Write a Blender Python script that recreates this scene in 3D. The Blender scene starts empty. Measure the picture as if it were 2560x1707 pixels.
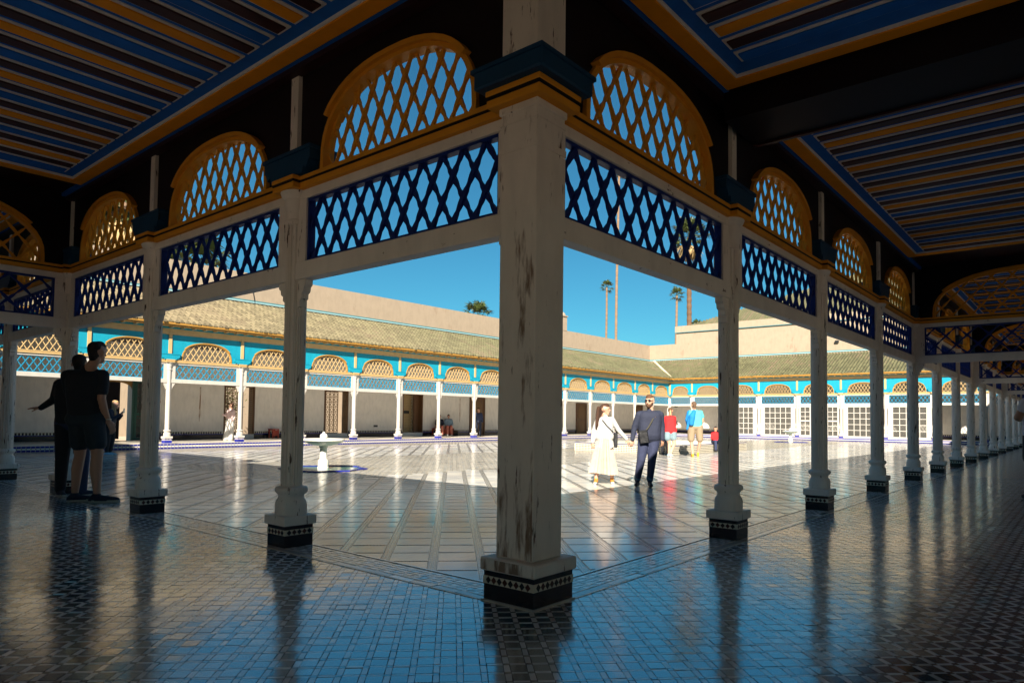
import bpy, bmesh, math, random
import numpy as np
from mathutils import Vector, Matrix
random.seed(7); RNG = np.random.default_rng(7)
SC = bpy.context.scene; COL = SC.collection

# ------------------------------------------------------------------ camera, world, sun, exposure
R_ = Vector((0.64389, -0.76503, 0.01202)); U_ = Vector((-0.03921, -0.0173, 0.99908)); F_ = Vector((0.76412, 0.64377, 0.04114))
CAM = Vector((-3.2225, -2.5704, 1.066))
cam_d = bpy.data.cameras.new('camera'); cam = bpy.data.objects.new('camera', cam_d); COL.objects.link(cam)
cam_d.sensor_width = 36; cam_d.lens = 24.147; cam_d.shift_y = 0.04776; cam_d.clip_end = 3000; cam_d.clip_start = 0.05
M4 = Matrix((R_, U_, -F_)).transposed().to_4x4(); M4.translation = CAM; cam.matrix_world = M4
SC.camera = cam

SUN_D = Vector((1.28, 0.84, -1.0)).normalized()
SUN_EL = math.asin(-SUN_D.z); SUN_AZ = math.atan2(-SUN_D.x, -SUN_D.y)
w = bpy.data.worlds.new('World'); SC.world = w; w.use_nodes = True
nt = w.node_tree; nt.nodes.clear()
sky = nt.nodes.new('ShaderNodeTexSky'); sky.sky_type = 'NISHITA'; sky.sun_disc = False
sky.sun_elevation = SUN_EL; sky.sun_rotation = SUN_AZ; sky.air_density = 1.0; sky.dust_density = 0.1; sky.ozone_density = 1.0
tint = nt.nodes.new('ShaderNodeMix'); tint.data_type = 'RGBA'; tint.blend_type = 'MULTIPLY'; tint.inputs[0].default_value = 1.0
tint.inputs[7].default_value = (0.15, 0.48, 0.57, 1)
bg = nt.nodes.new('ShaderNodeBackground'); bg.inputs[1].default_value = 0.056
wo = nt.nodes.new('ShaderNodeOutputWorld')
nt.links.new(sky.outputs[0], tint.inputs[6]); nt.links.new(tint.outputs[2], bg.inputs[0]); nt.links.new(bg.outputs[0], wo.inputs[0])
sl = bpy.data.lights.new('sun', 'SUN'); so = bpy.data.objects.new('sun', sl); COL.objects.link(so)
sl.energy = 4.8; sl.angle = math.radians(0.5); sl.color = (1.0, 0.92, 0.78)
so.rotation_euler = SUN_D.to_track_quat('-Z', 'Y').to_euler(); so.location = (0, 0, 30)
SC.view_settings.view_transform = 'Standard'; SC.view_settings.look = 'None'; SC.view_settings.gamma = 1; SC.view_settings.exposure = 1.58
SC.view_settings.use_curve_mapping = False
SC.render.engine = 'CYCLES'
try:
    SC.cycles.use_denoising = True; SC.cycles.denoiser = 'OPENIMAGEDENOISE'; SC.cycles.max_bounces = 12; SC.cycles.diffuse_bounces = 8; SC.cycles.glossy_bounces = 4
except Exception: pass

# ------------------------------------------------------------------ materials
def nd(t, typ, **kw):
    n = t.nodes.new(typ)
    for k, v in kw.items(): setattr(n, k, v)
    return n
def lk(t, a, b): t.links.new(a, b)
def newmat(name):
    m = bpy.data.materials.new(name); m.use_nodes = True
    t = m.node_tree; b = t.nodes['Principled BSDF']; return m, t, b
def pos(t, scale=(1, 1, 1), rotz=0.0):
    g = nd(t, 'ShaderNodeNewGeometry'); mp = nd(t, 'ShaderNodeMapping'); mp.inputs['Scale'].default_value = scale; mp.inputs['Rotation'].default_value = (0, 0, rotz)
    lk(t, g.outputs['Position'], mp.inputs[0]); return mp.outputs[0]
def noise(t, vec, scale, detail=4, rough=0.6):
    n = nd(t, 'ShaderNodeTexNoise'); n.inputs['Scale'].default_value = scale; n.inputs['Detail'].default_value = detail; n.inputs['Roughness'].default_value = rough
    lk(t, vec, n.inputs['Vector']); return n.outputs['Fac']
def ramp(t, fac, a, b, ca=(0, 0, 0, 1), cb=(1, 1, 1, 1)):
    r = nd(t, 'ShaderNodeValToRGB'); r.color_ramp.elements[0].position = a; r.color_ramp.elements[1].position = b
    r.color_ramp.elements[0].color = ca; r.color_ramp.elements[1].color = cb; lk(t, fac, r.inputs[0]); return r.outputs[0]
def mixc(t, fac, a, b, mode='MIX'):
    m = nd(t, 'ShaderNodeMix', data_type='RGBA', blend_type=mode)
    for s, v in ((m.inputs[0], fac), (m.inputs[6], a), (m.inputs[7], b)):
        if hasattr(v, 'is_linked') or hasattr(v, 'node'): lk(t, v, s)
        elif isinstance(v, (int, float)): s.default_value = v
        else: s.default_value = (*v[:3], 1)
    return m.outputs[2]
def math_(t, op, a, b=None):
    n = nd(t, 'ShaderNodeMath', operation=op)
    for i, v in enumerate((a, b)):
        if v is None: continue
        if isinstance(v, (int, float)): n.inputs[i].default_value = v
        else: lk(t, v, n.inputs[i])
    return n.outputs[0]
def bump(t, b, h, strength=0.3, dist=0.01):
    n = nd(t, 'ShaderNodeBump'); n.inputs['Strength'].default_value = strength; n.inputs['Distance'].default_value = dist
    lk(t, h, n.inputs['Height']); lk(t, n.outputs[0], b.inputs['Normal'])
def simple(name, col, rough=0.6, var=0.18, scale=6.0, bmp=0.15, bscale=60.0, metal=0.0, stretch=(1, 1, 1), spec=0.5, isl=0.0, ior=None, bd=0.004, rv=0.0):
    m, t, b = newmat(name)
    p = pos(t, stretch); f = noise(t, p, scale, 5)
    c = mixc(t, f, [x * (1 - var) for x in col], [min(1, x * (1 + var)) for x in col])
    if isl:
        g = nd(t, 'ShaderNodeNewGeometry'); oi = nd(t, 'ShaderNodeObjectInfo')
        rr = math_(t, 'FRACT', math_(t, 'ADD', g.outputs['Random Per Island'], oi.outputs['Random']))
        c = mixc(t, 1.0, c, ramp(t, rr, 0, 1, (1 - isl,) * 3 + (1,), (1 + isl,) * 3 + (1,)), 'MULTIPLY')
    lk(t, c, b.inputs['Base Color']); b.inputs['Roughness'].default_value = rough; b.inputs['Metallic'].default_value = metal
    b.inputs['Specular IOR Level'].default_value = spec
    if bmp: bump(t, b, noise(t, p, bscale, 3), bmp, bd)
    if ior: b.inputs['IOR'].default_value = ior
    if rv: lk(t, ramp(t, noise(t, pos(t), 1.3, 5), 0.38, 0.68, (rough * 0.8,) * 3 + (1,), (rough + rv,) * 3 + (1,)), b.inputs['Roughness'])
    return m
def painted(name, col, wear=0.55, wearcol=(0.10, 0.055, 0.03), rough=0.55, scale=(9, 9, 1.3), extra_stain=0.0, var=0.12, spec=0.35, crack=0.0, bs=0.35):
    m, t, b = newmat(name)
    p = pos(t, scale); f = noise(t, p, 1.6, 8, 0.62)
    p2 = pos(t); f2 = noise(t, p2, 2.2, 4)
    base = mixc(t, f2, [x * (1 - var) for x in col], [min(1, x * (1 + var)) for x in col])
    grime = ramp(t, noise(t, pos(t, (3, 3, 1)), 2.0, 6), 0.45, 0.75)
    base = mixc(t, math_(t, 'MULTIPLY', grime, 0.3), base, [x * 0.55 for x in col])
    mask = ramp(t, f, wear, wear + 0.04)
    c = mixc(t, mask, base, wearcol)
    hgt = math_(t, 'SUBTRACT', noise(t, p, 20, 3), mask)
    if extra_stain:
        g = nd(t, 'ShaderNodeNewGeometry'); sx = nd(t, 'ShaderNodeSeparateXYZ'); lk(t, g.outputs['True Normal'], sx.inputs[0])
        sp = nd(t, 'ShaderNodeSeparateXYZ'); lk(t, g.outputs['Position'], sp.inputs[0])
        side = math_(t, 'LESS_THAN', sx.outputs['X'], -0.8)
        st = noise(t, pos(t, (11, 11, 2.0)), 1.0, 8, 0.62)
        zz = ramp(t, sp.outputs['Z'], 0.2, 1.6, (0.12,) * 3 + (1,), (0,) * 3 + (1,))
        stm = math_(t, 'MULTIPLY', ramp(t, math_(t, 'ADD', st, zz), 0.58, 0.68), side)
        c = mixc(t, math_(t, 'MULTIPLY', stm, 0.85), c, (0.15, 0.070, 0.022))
    lk(t, c, b.inputs['Base Color']); b.inputs['Roughness'].default_value = rough; b.inputs['Specular IOR Level'].default_value = spec
    bump(t, b, hgt, bs, 0.004)
    return m
MT = {}
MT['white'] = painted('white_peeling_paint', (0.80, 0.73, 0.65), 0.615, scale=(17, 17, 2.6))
MT['white_beam'] = painted('white_beam_paint', (0.80, 0.73, 0.65), 0.66, scale=(5, 5, 9), wearcol=(0.16, 0.10, 0.06))
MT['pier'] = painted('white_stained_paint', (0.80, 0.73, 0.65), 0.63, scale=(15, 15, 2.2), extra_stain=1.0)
MT['white_far'] = painted('white_paint_sun_dimmed', (0.46, 0.425, 0.38), 0.72, (0.4, 0.3, 0.2))  # same white paint, its colour darkened to hold back the strong sun
MT['blue'] = simple('royal_blue_paint', (0.004, 0.022, 0.17), 0.5, 0.3, 5, spec=0.3)
MT['turq'] = painted('turquoise_paint', (0.003, 0.24, 0.345), 0.72, (0.09, 0.31, 0.38), 0.55, (1.2, 1.2, 14))
MT['turqlat'] = painted('turquoise_lattice_paint', (0.008, 0.20, 0.34), 0.66, (0.45, 0.6, 0.6), 0.55, (6, 6, 6))
MT['amber'] = simple('amber_paint', (0.72, 0.30, 0.018), 0.55, 0.22, 4, spec=0.25)
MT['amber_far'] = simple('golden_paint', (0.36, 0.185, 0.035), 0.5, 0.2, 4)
MT['cream'] = painted('cream_paint', (0.47, 0.325, 0.15), 0.74, (0.45, 0.28, 0.1))
MT['dark'] = simple('black_brown_paint', (0.010, 0.006, 0.008), 0.55, 0.3, 3, spec=0.2)
MT['darkred'] = simple('dark_maroon_paint', (0.030, 0.006, 0.006), 0.5, 0.3, 3)
MT['maroon'] = simple('maroon_paint', (0.045, 0.008, 0.007), 0.45, 0.3, 5, stretch=(4, 4, 1))
MT['ceil_blue'] = simple('ceiling_blue_paint', (0.010, 0.14, 0.55), 0.6, 0.3, 5, spec=0.2)
MT['ceil_orange'] = simple('ceiling_orange_paint', (0.85, 0.31, 0.010), 0.6, 0.2, 5, spec=0.2)
MT['ceil_white'] = simple('ceiling_white_line_paint', (0.80, 0.76, 0.70), 0.5, 0.2, 9)
MT['bracketblue'] = painted('petrol_blue_paint', (0.004, 0.048, 0.115), 0.66, (0.01, 0.015, 0.02))
MT['tile_black'] = simple('black_glazed_tile', (0.010, 0.007, 0.012), 0.18, 0.4, 9, 0.2, 30, isl=0.3)
MT['tile_red'] = simple('oxblood_glazed_tile', (0.06, 0.012, 0.009), 0.2, 0.4, 9)
MT['tile_cream'] = simple('cream_glazed_tile', (0.62, 0.56, 0.44), 0.25, 0.2, 20)
MT['tile_teal'] = simple('dark_teal_glazed_tile', (0.004, 0.085, 0.135), 0.14, 0.45, 9, 0.10, 28, isl=0.5, spec=0.95, ior=2.9, rv=0.05)
MT['tile_white'] = simple('white_glazed_tile', (0.80, 0.80, 0.80), 0.14, 0.14, 14, 0.08, 28, isl=0.22, spec=0.95, ior=2.6, rv=0.05)
MT['grout'] = simple('dark_grout', (0.025, 0.025, 0.028), 0.7, 0.3, 20)
MT['tile_grey'] = simple('grey_mosaic_tile', (0.40, 0.41, 0.40), 0.16, 0.2, 14, 0.1, 30, isl=0.35, spec=0.8, ior=1.9)
MT['marble'] = None
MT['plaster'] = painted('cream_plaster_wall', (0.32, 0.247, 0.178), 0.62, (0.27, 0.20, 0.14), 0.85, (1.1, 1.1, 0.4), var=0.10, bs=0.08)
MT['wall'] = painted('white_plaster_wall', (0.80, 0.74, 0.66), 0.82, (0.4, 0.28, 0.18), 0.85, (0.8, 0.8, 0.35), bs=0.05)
MT['wood'] = simple('brown_wood', (0.12, 0.055, 0.02), 0.5, 0.4, 3, 0.3, 20, stretch=(9, 9, 1))
MT['green'] = simple('green_door_paint', (0.03, 0.11, 0.08), 0.5, 0.2, 6)
MT['iron'] = simple('bronze_grille', (0.14, 0.065, 0.015), 0.45, 0.4, 9)
MT['blackiron'] = simple('black_iron', (0.012, 0.012, 0.014), 0.45)
MT['blue_tile'] = simple('cobalt_glazed_tile', (0.012, 0.018, 0.20), 0.22, 0.4, 12, isl=0.3)
MT['stone'] = simple('pale_carved_marble', (0.66, 0.62, 0.54), 0.4, 0.14, 5)
MT['roofcream'] = simple('weathered_cream_roof_tile', (0.58, 0.48, 0.32), 0.7, 0.3, 3, 0.4, 25, isl=0.3)
MT['water'] = simple('pale_green_water', (0.10, 0.22, 0.20), 0.08, 0.2, 6)
MT['sand'] = simple('dry_earth', (0.42, 0.34, 0.25), 0.95, 0.2, 0.3)
MT['stripe_teal'] = simple('dull_teal_paint', (0.05, 0.16, 0.18), 0.6); MT['stripe_pale'] = simple('pale_blue_paint', (0.25, 0.40, 0.42), 0.6)
MT['red'] = simple('red_seat_paint', (0.35, 0.04, 0.015), 0.5)
def mk_marble():
    m, t, b = newmat('grey_white_marble'); p = pos(t, (1, 1, 1), math.pi / 4)
    n1 = noise(t, p, 1.1, 3); n2 = noise(t, pos(t, (1.0, 5.0, 1), math.pi / 4), 3.5, 9, 0.7)
    c = mixc(t, n1, (0.70, 0.68, 0.64), (0.82, 0.78, 0.71)); c = mixc(t, ramp(t, n2, 0.5, 0.66), c, (0.58, 0.59, 0.60))
    g = nd(t, 'ShaderNodeNewGeometry'); oi = nd(t, 'ShaderNodeObjectInfo')
    rr = math_(t, 'FRACT', math_(t, 'ADD', g.outputs['Random Per Island'], oi.outputs['Random']))
    c = mixc(t, 1.0, c, ramp(t, rr, 0, 1, (0.8, 0.82, 0.86, 1), (1.12, 1.08, 1.0, 1)), 'MULTIPLY')
    c = mixc(t, 1.0, c, ramp(t, noise(t, pos(t), 0.45, 6), 0.35, 0.65, (0.91, 0.91, 0.91, 1), (1.05, 1.05, 1.05, 1)), 'MULTIPLY')
    lk(t, ramp(t, noise(t, pos(t), 0.9, 5), 0.35, 0.7, (0.10,) * 3 + (1,), (0.19,) * 3 + (1,)), b.inputs['Roughness'])
    lk(t, c, b.inputs['Base Color']); b.inputs['Specular IOR Level'].default_value = 0.7; b.inputs['IOR'].default_value = 1.75
    bump(t, b, noise(t, pos(t), 9, 3), 0.12, 0.006); return m
MT['marble'] = mk_marble()
def mk_mosaic(name, su, sv, c1, c2, cm, mortar=0.18, rough=0.22, rotz=math.pi / 4, spec=0.5, bs=0.06, ior=1.7):
    m, t, b = newmat(name); p = pos(t, (1, 1, 1), rotz)
    br = nd(t, 'ShaderNodeTexBrick'); br.offset = 0.0; br.inputs['Scale'].default_value = 1.0
    br.inputs['Brick Width'].default_value = su; br.inputs['Row Height'].default_value = sv; br.inputs['Mortar Size'].default_value = min(su, sv) * mortar * 0.5
    br.inputs['Mortar Smooth'].default_value = 0.1
    br.inputs['Color1'].default_value = (*c1, 1); br.inputs['Color2'].default_value = (*c2, 1); br.inputs['Mortar'].default_value = (*cm, 1)
    lk(t, p, br.inputs[0])
    c = mixc(t, noise(t, pos(t), 1.2, 4), br.outputs[0], mixc(t, 1.0, br.outputs[0], (0.7, 0.68, 0.66), 'MULTIPLY'))
    lk(t, c, b.inputs['Base Color']); b.inputs['Roughness'].default_value = rough
    bump(t, b, noise(t, pos(t), 14, 3), bs, 0.006); b.inputs['IOR'].default_value = ior; return m
MT['mosaic'] = mk_mosaic('strip_mosaic', 0.033, 0.033, (0.66, 0.62, 0.56), (0.42, 0.41, 0.39), (0.12, 0.12, 0.12), 0.4, 0.16)
MT['zellige'] = mk_mosaic('courtyard_zellige', 0.16, 0.16, (0.52, 0.45, 0.35), (0.45, 0.40, 0.31), (0.28, 0.26, 0.21), 0.45, 0.25)
MT['platform'] = mk_mosaic('platform_tile', 0.2, 0.2, (0.74, 0.68, 0.58), (0.68, 0.62, 0.53), (0.5, 0.46, 0.4), 0.1, 0.3)
MT['farfloor'] = mk_mosaic('gallery_zellige_far', 0.1, 0.1, (0.012, 0.042, 0.048), (0.02, 0.05, 0.05), (0.40, 0.40, 0.39), 0.5, 0.2)
MT['dots'] = mk_mosaic('black_dot_tile', 0.09, 0.09, (0.014, 0.012, 0.02), (0.02, 0.016, 0.03), (0.72, 0.66, 0.55), 1.0, 0.3, 0.0)

def roofmat():
    m, t, b = newmat('green_glazed_roof_tile'); f = noise(t, pos(t), 0.35, 4); f2 = noise(t, pos(t), 7, 4)
    sp = nd(t, 'ShaderNodeSeparateXYZ'); g = nd(t, 'ShaderNodeNewGeometry'); lk(t, g.outputs['Position'], sp.inputs[0])
    gx = ramp(t, math_(t, 'DIVIDE', sp.outputs['X'], 50.0), 0.15, 0.65)
    c = mixc(t, f2, (0.25, 0.19, 0.12), (0.15, 0.12, 0.07))
    green = mixc(t, f2, (0.085, 0.085, 0.040), (0.125, 0.115, 0.062))
    fac = math_(t, 'MULTIPLY', math_(t, 'ADD', math_(t, 'MULTIPLY', gx, 0.9), 0.2), ramp(t, math_(t, 'ADD', f, math_(t, 'MULTIPLY', g.outputs['Random Per Island'], 0.35)), 0.40, 0.62))
    c = mixc(t, fac, c, green)
    c = mixc(t, 1.0, c, ramp(t, g.outputs['Random Per Island'], 0, 1, (0.72, 0.72, 0.72, 1), (1.25, 1.25, 1.25, 1)), 'MULTIPLY')
    lk(t, c, b.inputs['Base Color']); b.inputs['Roughness'].default_value = 0.55; return m
MT['roof'] = roofmat(); MT['roofgreen'] = simple('darkened_green_roof_bed', (0.022, 0.028, 0.012), 0.8, 0.4, 3)  # green bed, darkened in colour so the gaps between tile rows read deeper

# ------------------------------------------------------------------ mesh helpers
class MB:
    def __init__(s): s.v = []; s.f = []; s.m = []
    def add(s, vs, fs, mi=0):
        o = len(s.v); s.v += [tuple(v) for v in vs]; s.f += [tuple(i + o for i in f) for f in fs]; s.m += [mi] * len(fs); return s
    def box(s, x0, x1, y0, y1, z0, z1, mi=0):
        return s.add([(x0, y0, z0), (x1, y0, z0), (x1, y1, z0), (x0, y1, z0), (x0, y0, z1), (x1, y0, z1), (x1, y1, z1), (x0, y1, z1)],
                     [(0, 3, 2, 1), (4, 5, 6, 7), (0, 1, 5, 4), (1, 2, 6, 5), (2, 3, 7, 6), (3, 0, 4, 7)], mi)
    def bbox(s, x0, x1, y0, y1, z0, z1, mi=0, b=0.006):   # box with chamfered vertical and horizontal edges
        c = [(x0 + b, y0), (x1 - b, y0), (x1, y0 + b), (x1, y1 - b), (x1 - b, y1), (x0 + b, y1), (x0, y1 - b), (x0, y0 + b)]
        i = [(x0 + b, y0 + b)] * 1
        def inset(p): return (min(max(p[0], x0 + b), x1 - b), min(max(p[1], y0 + b), y1 - b))
        rings = [[(*inset(p), z0) for p in c], [(*p, z0 + b) for p in c], [(*p, z1 - b) for p in c], [(*inset(p), z1) for p in c]]
        vs = [v for r in rings for v in r]; fs = []
        for k in range(3):
            for j in range(8): fs.append((k * 8 + j, k * 8 + (j + 1) % 8, (k + 1) * 8 + (j + 1) % 8, (k + 1) * 8 + j))
        fs.append(tuple(reversed(range(8)))); fs.append(tuple(range(24, 32))); return s.add(vs, fs, mi)
    def prism(s, poly, d0, d1, mi=0, plane='xz'):   # poly in (a,b), extruded along the third axis
        n = len(poly)
        def P(a, b, d): return (a, d, b) if plane == 'xz' else ((a, b, d) if plane == 'xy' else (d, a, b))
        vs = [P(a, b, d0) for a, b in poly] + [P(a, b, d1) for a, b in poly]
        fs = [tuple(range(n)), tuple(range(2 * n - 1, n - 1, -1))] + [(i, i + n, (i + 1) % n + n, (i + 1) % n) for i in range(n)]
        return s.add(vs, fs, mi)
    def loft(s, rings, mi=0, cap=True):
        n = len(rings[0]); vs = [v for r in rings for v in r]; fs = []
        for k in range(len(rings) - 1):
            for j in range(n): fs.append((k * n + j, k * n + (j + 1) % n, (k + 1) * n + (j + 1) % n, (k + 1) * n + j))
        if cap: fs.append(tuple(reversed(range(n)))); fs.append(tuple(range((len(rings) - 1) * n, len(rings) * n)))
        return s.add(vs, fs, mi)
    def lathe(s, prof, n=24, cx=0, cy=0, mi=0, fn=None, cap=True):
        rings = []
        for r, z in prof:
            ring = []
            for j in range(n):
                a = 2 * math.pi * j / n; q = r * (fn(a, z) if fn else 1); ring.append((cx + q * math.cos(a), cy + q * math.sin(a), z))
            rings.append(ring)
        return s.loft(rings, mi, cap)
    def tube(s, pts, rad, n=8, mi=0):
        pts = [Vector(p) for p in pts]; rad = rad if isinstance(rad, (list, tuple)) else [rad] * len(pts); rings = []
        for i, p in enumerate(pts):
            d = (pts[min(i + 1, len(pts) - 1)] - pts[max(i - 1, 0)]).normalized(); q = d.to_track_quat('Z', 'Y')
            rings.append([p + q @ Vector((rad[i] * math.cos(2 * math.pi * j / n), rad[i] * math.sin(2 * math.pi * j / n), 0)) for j in range(n)])
        return s.loft(rings, mi)
    def mesh(s, name, mats, smooth=False):
        me = bpy.data.meshes.new(name); me.from_pydata(s.v, [], s.f)
        for m in (mats if isinstance(mats, (list, tuple)) else [mats]): me.materials.append(MT[m] if isinstance(m, str) else m)
        if any(s.m): me.polygons.foreach_set('material_index', s.m)
        bm = bmesh.new(); bm.from_mesh(me); bmesh.ops.recalc_face_normals(bm, faces=bm.faces); bm.to_mesh(me); bm.free()
        if smooth:
            for p in me.polygons: p.use_smooth = True
            try: me.set_sharp_from_angle(angle=math.radians(40))
            except Exception: pass
        me.update(); return me
    def build(s, name, mats, parent=None, smooth=False, **kw): return obj(name, s.mesh(name, mats, smooth), parent, **kw)
def obj(name, me, parent=None, loc=(0, 0, 0), rotz=0, label=None, cat=None, group=None, kind=None):
    o = bpy.data.objects.new(name, me); COL.objects.link(o); o.location = loc; o.rotation_euler = (0, 0, rotz)
    if parent is not None: o.parent = parent
    tag(o, label, cat, group, kind); return o
def tag(o, label=None, cat=None, group=None, kind=None):
    for k, v in (('label', label), ('category', cat), ('group', group), ('kind', kind)):
        if v: o[k] = v
def thing(name, label, cat, loc=(0, 0, 0), rotz=0, group=None): return obj(name, None, None, loc, rotz, label, cat, group)
CH = {}
def kids(o): return [c for c in o.children]
def dup(root, loc, rotz, label, group=None, scale=None, skip=()):
    r = root.copy(); COL.objects.link(r); r.location = loc; r.rotation_euler = (0, 0, rotz); r['label'] = label
    if group: r['group'] = group
    if scale: r.scale = scale
    for c in CHILDREN[root.name]:
        k = c.copy(); COL.objects.link(k); k.parent = r
        for g in CHILDREN.get(c.name, []):
            h = g.copy(); COL.objects.link(h); h.parent = k
    return r
CHILDREN = {}
def index(root):
    CHILDREN[root.name] = list(root.children)
    for c in root.children:
        if c.children: CHILDREN[c.name] = list(c.children)
ORD = ['zeroth', 'first', 'second', 'third', 'fourth', 'fifth', 'sixth', 'seventh', 'eighth', 'ninth', 'tenth', 'eleventh', 'twelfth', 'thirteenth', 'fourteenth', 'fifteenth', 'sixteenth', 'seventeenth']
H2 = math.pi / 2
STEP = 0.2                      # the courtyard lies one step below the galleries
XF, YF = 48.0, 23.75            # far colonnades
XW, YW, NW = 51.5, 27.5, -3.75  # back walls
RX = [0, 2.949, 5.735, 8.75, 11.60, 14.317, 17.087, 19.815, 22.653, 25.537, 28.423, 31.417, 34.424, 37.4, 40.3]
LY = [0, 2.537, 5.342, 7.962, 10.72, 13.4]
FX = [0.0, 2.65, 5.39, 8.11, 10.96, 13.8, 16.57, 19.28, 22.02, 24.75, 27.6, 30.5, 33.4, 36.37, 39.33, 42.4, 45.1, 48.0]
FY = [-0.4, 2.35, 5.1, 7.9, 10.67, 13.62, 16.4, 19.1, 21.75, 23.75]
FZ = 1.025                      # the far arcades stand a touch taller

# ------------------------------------------------------------------ ground and floors
MB().box(-500, 900, -500, 900, -1.2, -0.26).build('ground', 'sand', kind='structure')
GE = 0.14                        # gallery edge beyond the column line
court = MB().box(GE, XF - GE, GE, YF - GE, -0.25, -STEP - 0.004).build('courtyard_floor', 'mosaic', kind='structure')
def pieces(name, mats, cs, hs, ang, tilt, hgt, mi, parent, ztop=0.0, sides=True, kind='stuff', jit=0.0007):
    """many small tiles as one mesh: cs (N,2) centres, hs (N,2) half sizes, along axes turned by ang"""
    N = len(cs)
    if N == 0: return None
    e1 = np.array([math.cos(ang), math.sin(ang)]); e2 = np.array([-e1[1], e1[0]])
    sg = np.array([[-1, -1], [1, -1], [1, 1], [-1, 1]], float)
    loc = sg[None] * hs[:, None, :] * RNG.uniform(0.985, 1.0, (N, 1, 2)); loc = loc + RNG.normal(0, jit, (N, 4, 2))
    tx = RNG.normal(0, tilt, (N, 1)); ty = RNG.normal(0, tilt, (N, 1))
    zt = ztop + loc[..., 0] * tx + loc[..., 1] * ty + RNG.normal(0, 0.0005, (N, 1))
    xy = cs[:, None, :] + loc[..., :1] * e1 + loc[..., 1:] * e2
    top = np.concatenate([xy, zt[..., None]], 2)
    if sides:
        bot = top.copy(); bot[..., 2] = ztop - hgt; V = np.concatenate([top, bot], 1).reshape(-1, 3); k = 8
        q = np.array([[0, 1, 2, 3], [0, 4, 5, 1], [1, 5, 6, 2], [2, 6, 7, 3], [3, 7, 4, 0]])
    else: V = top.reshape(-1, 3); k = 4; q = np.array([[0, 1, 2, 3]])
    Fq = (np.arange(N)[:, None, None] * k + q[None]).reshape(-1, 4)
    me = bpy.data.meshes.new(name); me.vertices.add(len(V)); me.vertices.foreach_set('co', V.ravel())
    me.loops.add(Fq.size); me.loops.foreach_set('vertex_index', Fq.ravel().astype(np.int32))
    me.polygons.add(len(Fq)); me.polygons.foreach_set('loop_start', np.arange(len(Fq), dtype=np.int32) * 4)
    for m in mats: me.materials.append(MT[m])
    me.polygons.foreach_set('material_index', np.repeat(mi, len(q)).astype(np.int32))
    me.polygons.foreach_set('use_smooth', np.zeros(len(Fq), bool)); me.update(calc_edges=True); me.validate(); me.shade_flat()
    return obj(name, me, parent, kind=kind)
def singles(name, mats, cs, hs, ang, tilt, hgt, mi, parent, ztop=0.0):
    """the same tiles as separate objects sharing mesh data"""
    cache = {}
    for c, h, m in zip(cs, hs, mi):
        key = (round(float(h[0]), 4), round(float(h[1]), 4), int(m))
        if key not in cache:
            b = 0.0015; mb = MB(); x, y = h
            mb.loft([[(-x, -y, -hgt), (x, -y, -hgt), (x, y, -hgt), (-x, y, -hgt)], [(-x, -y, -b), (x, -y, -b), (x, y, -b), (-x, y, -b)],
                     [(-x + b, -y + b, 0), (x - b, -y + b, 0), (x - b, y - b, 0), (-x + b, y - b, 0)]])
            cache[key] = mb.mesh(name, [mats[int(m)]])
        o = obj(name, cache[key], parent, (c[0], c[1], ztop + RNG.normal(0, 0.0005)))
        o.rotation_euler = (RNG.normal(0, tilt), RNG.normal(0, tilt), ang + RNG.normal(0, 0.012))
camxy = np.array([CAM.x, CAM.y]); fxy = np.array([F_.x, F_.y]); fxy /= np.linalg.norm(fxy)
def inview(c, half=41, near=0.9):
    d = c - camxy; r = np.linalg.norm(d, axis=1); a = np.degrees(np.arccos(np.clip((d @ fxy) / np.maximum(r, 1e-6), -1, 1)))
    return (a < half) & (r > near), r

# gallery floors: slab with a dark grout top near the camera, patterned sheet far away
gal = MB()
gal.box(NW, GE, NW, YW, -0.25, -0.0032).box(GE, XW, NW, GE, -0.25, -0.0032)
gallery = gal.build('gallery_floor', 'grout', kind='structure')
s2 = math.sqrt(0.5); UA = math.pi / 4
U0, V0 = -0.481, -0.128
iu, iv = np.meshgrid(np.arange(-60, 270), np.arange(-190, 260), indexing='ij'); iu = iu.ravel(); iv = iv.ravel()
C_, HS_, MI_ = [], [], []
for du, dv, wu, wv, m in ((0.022, 0.028, 0.078, 0.072, 0), (0.0, 0.028, 0.022, 0.072, 1), (0.022, 0.0, 0.078, 0.028, 1), (0.0, 0.0, 0.022, 0.028, 0)):
    u = U0 + iu * 0.1 + du + wu / 2; v = V0 + iv * 0.1 + dv + wv / 2
    C_.append(np.stack([(u + v) * s2, (u - v) * s2], 1)); n = len(u)
    HS_.append(np.tile([[wu / 2 - 0.0014, wv / 2 - 0.0014]], (n, 1))); MI_.append(np.full(n, m))
C_ = np.concatenate(C_); HS_ = np.concatenate(HS_); MI_ = np.concatenate(MI_)
ing = ((C_[:, 0] < -0.165) | (C_[:, 1] < -0.165)) & (C_[:, 0] > NW) & (C_[:, 1] > NW)
vis, rr = inview(C_); keep = ing & vis & (rr < 17)
C_, HS_, MI_, rr = C_[keep], HS_[keep], MI_[keep], rr[keep]
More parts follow.
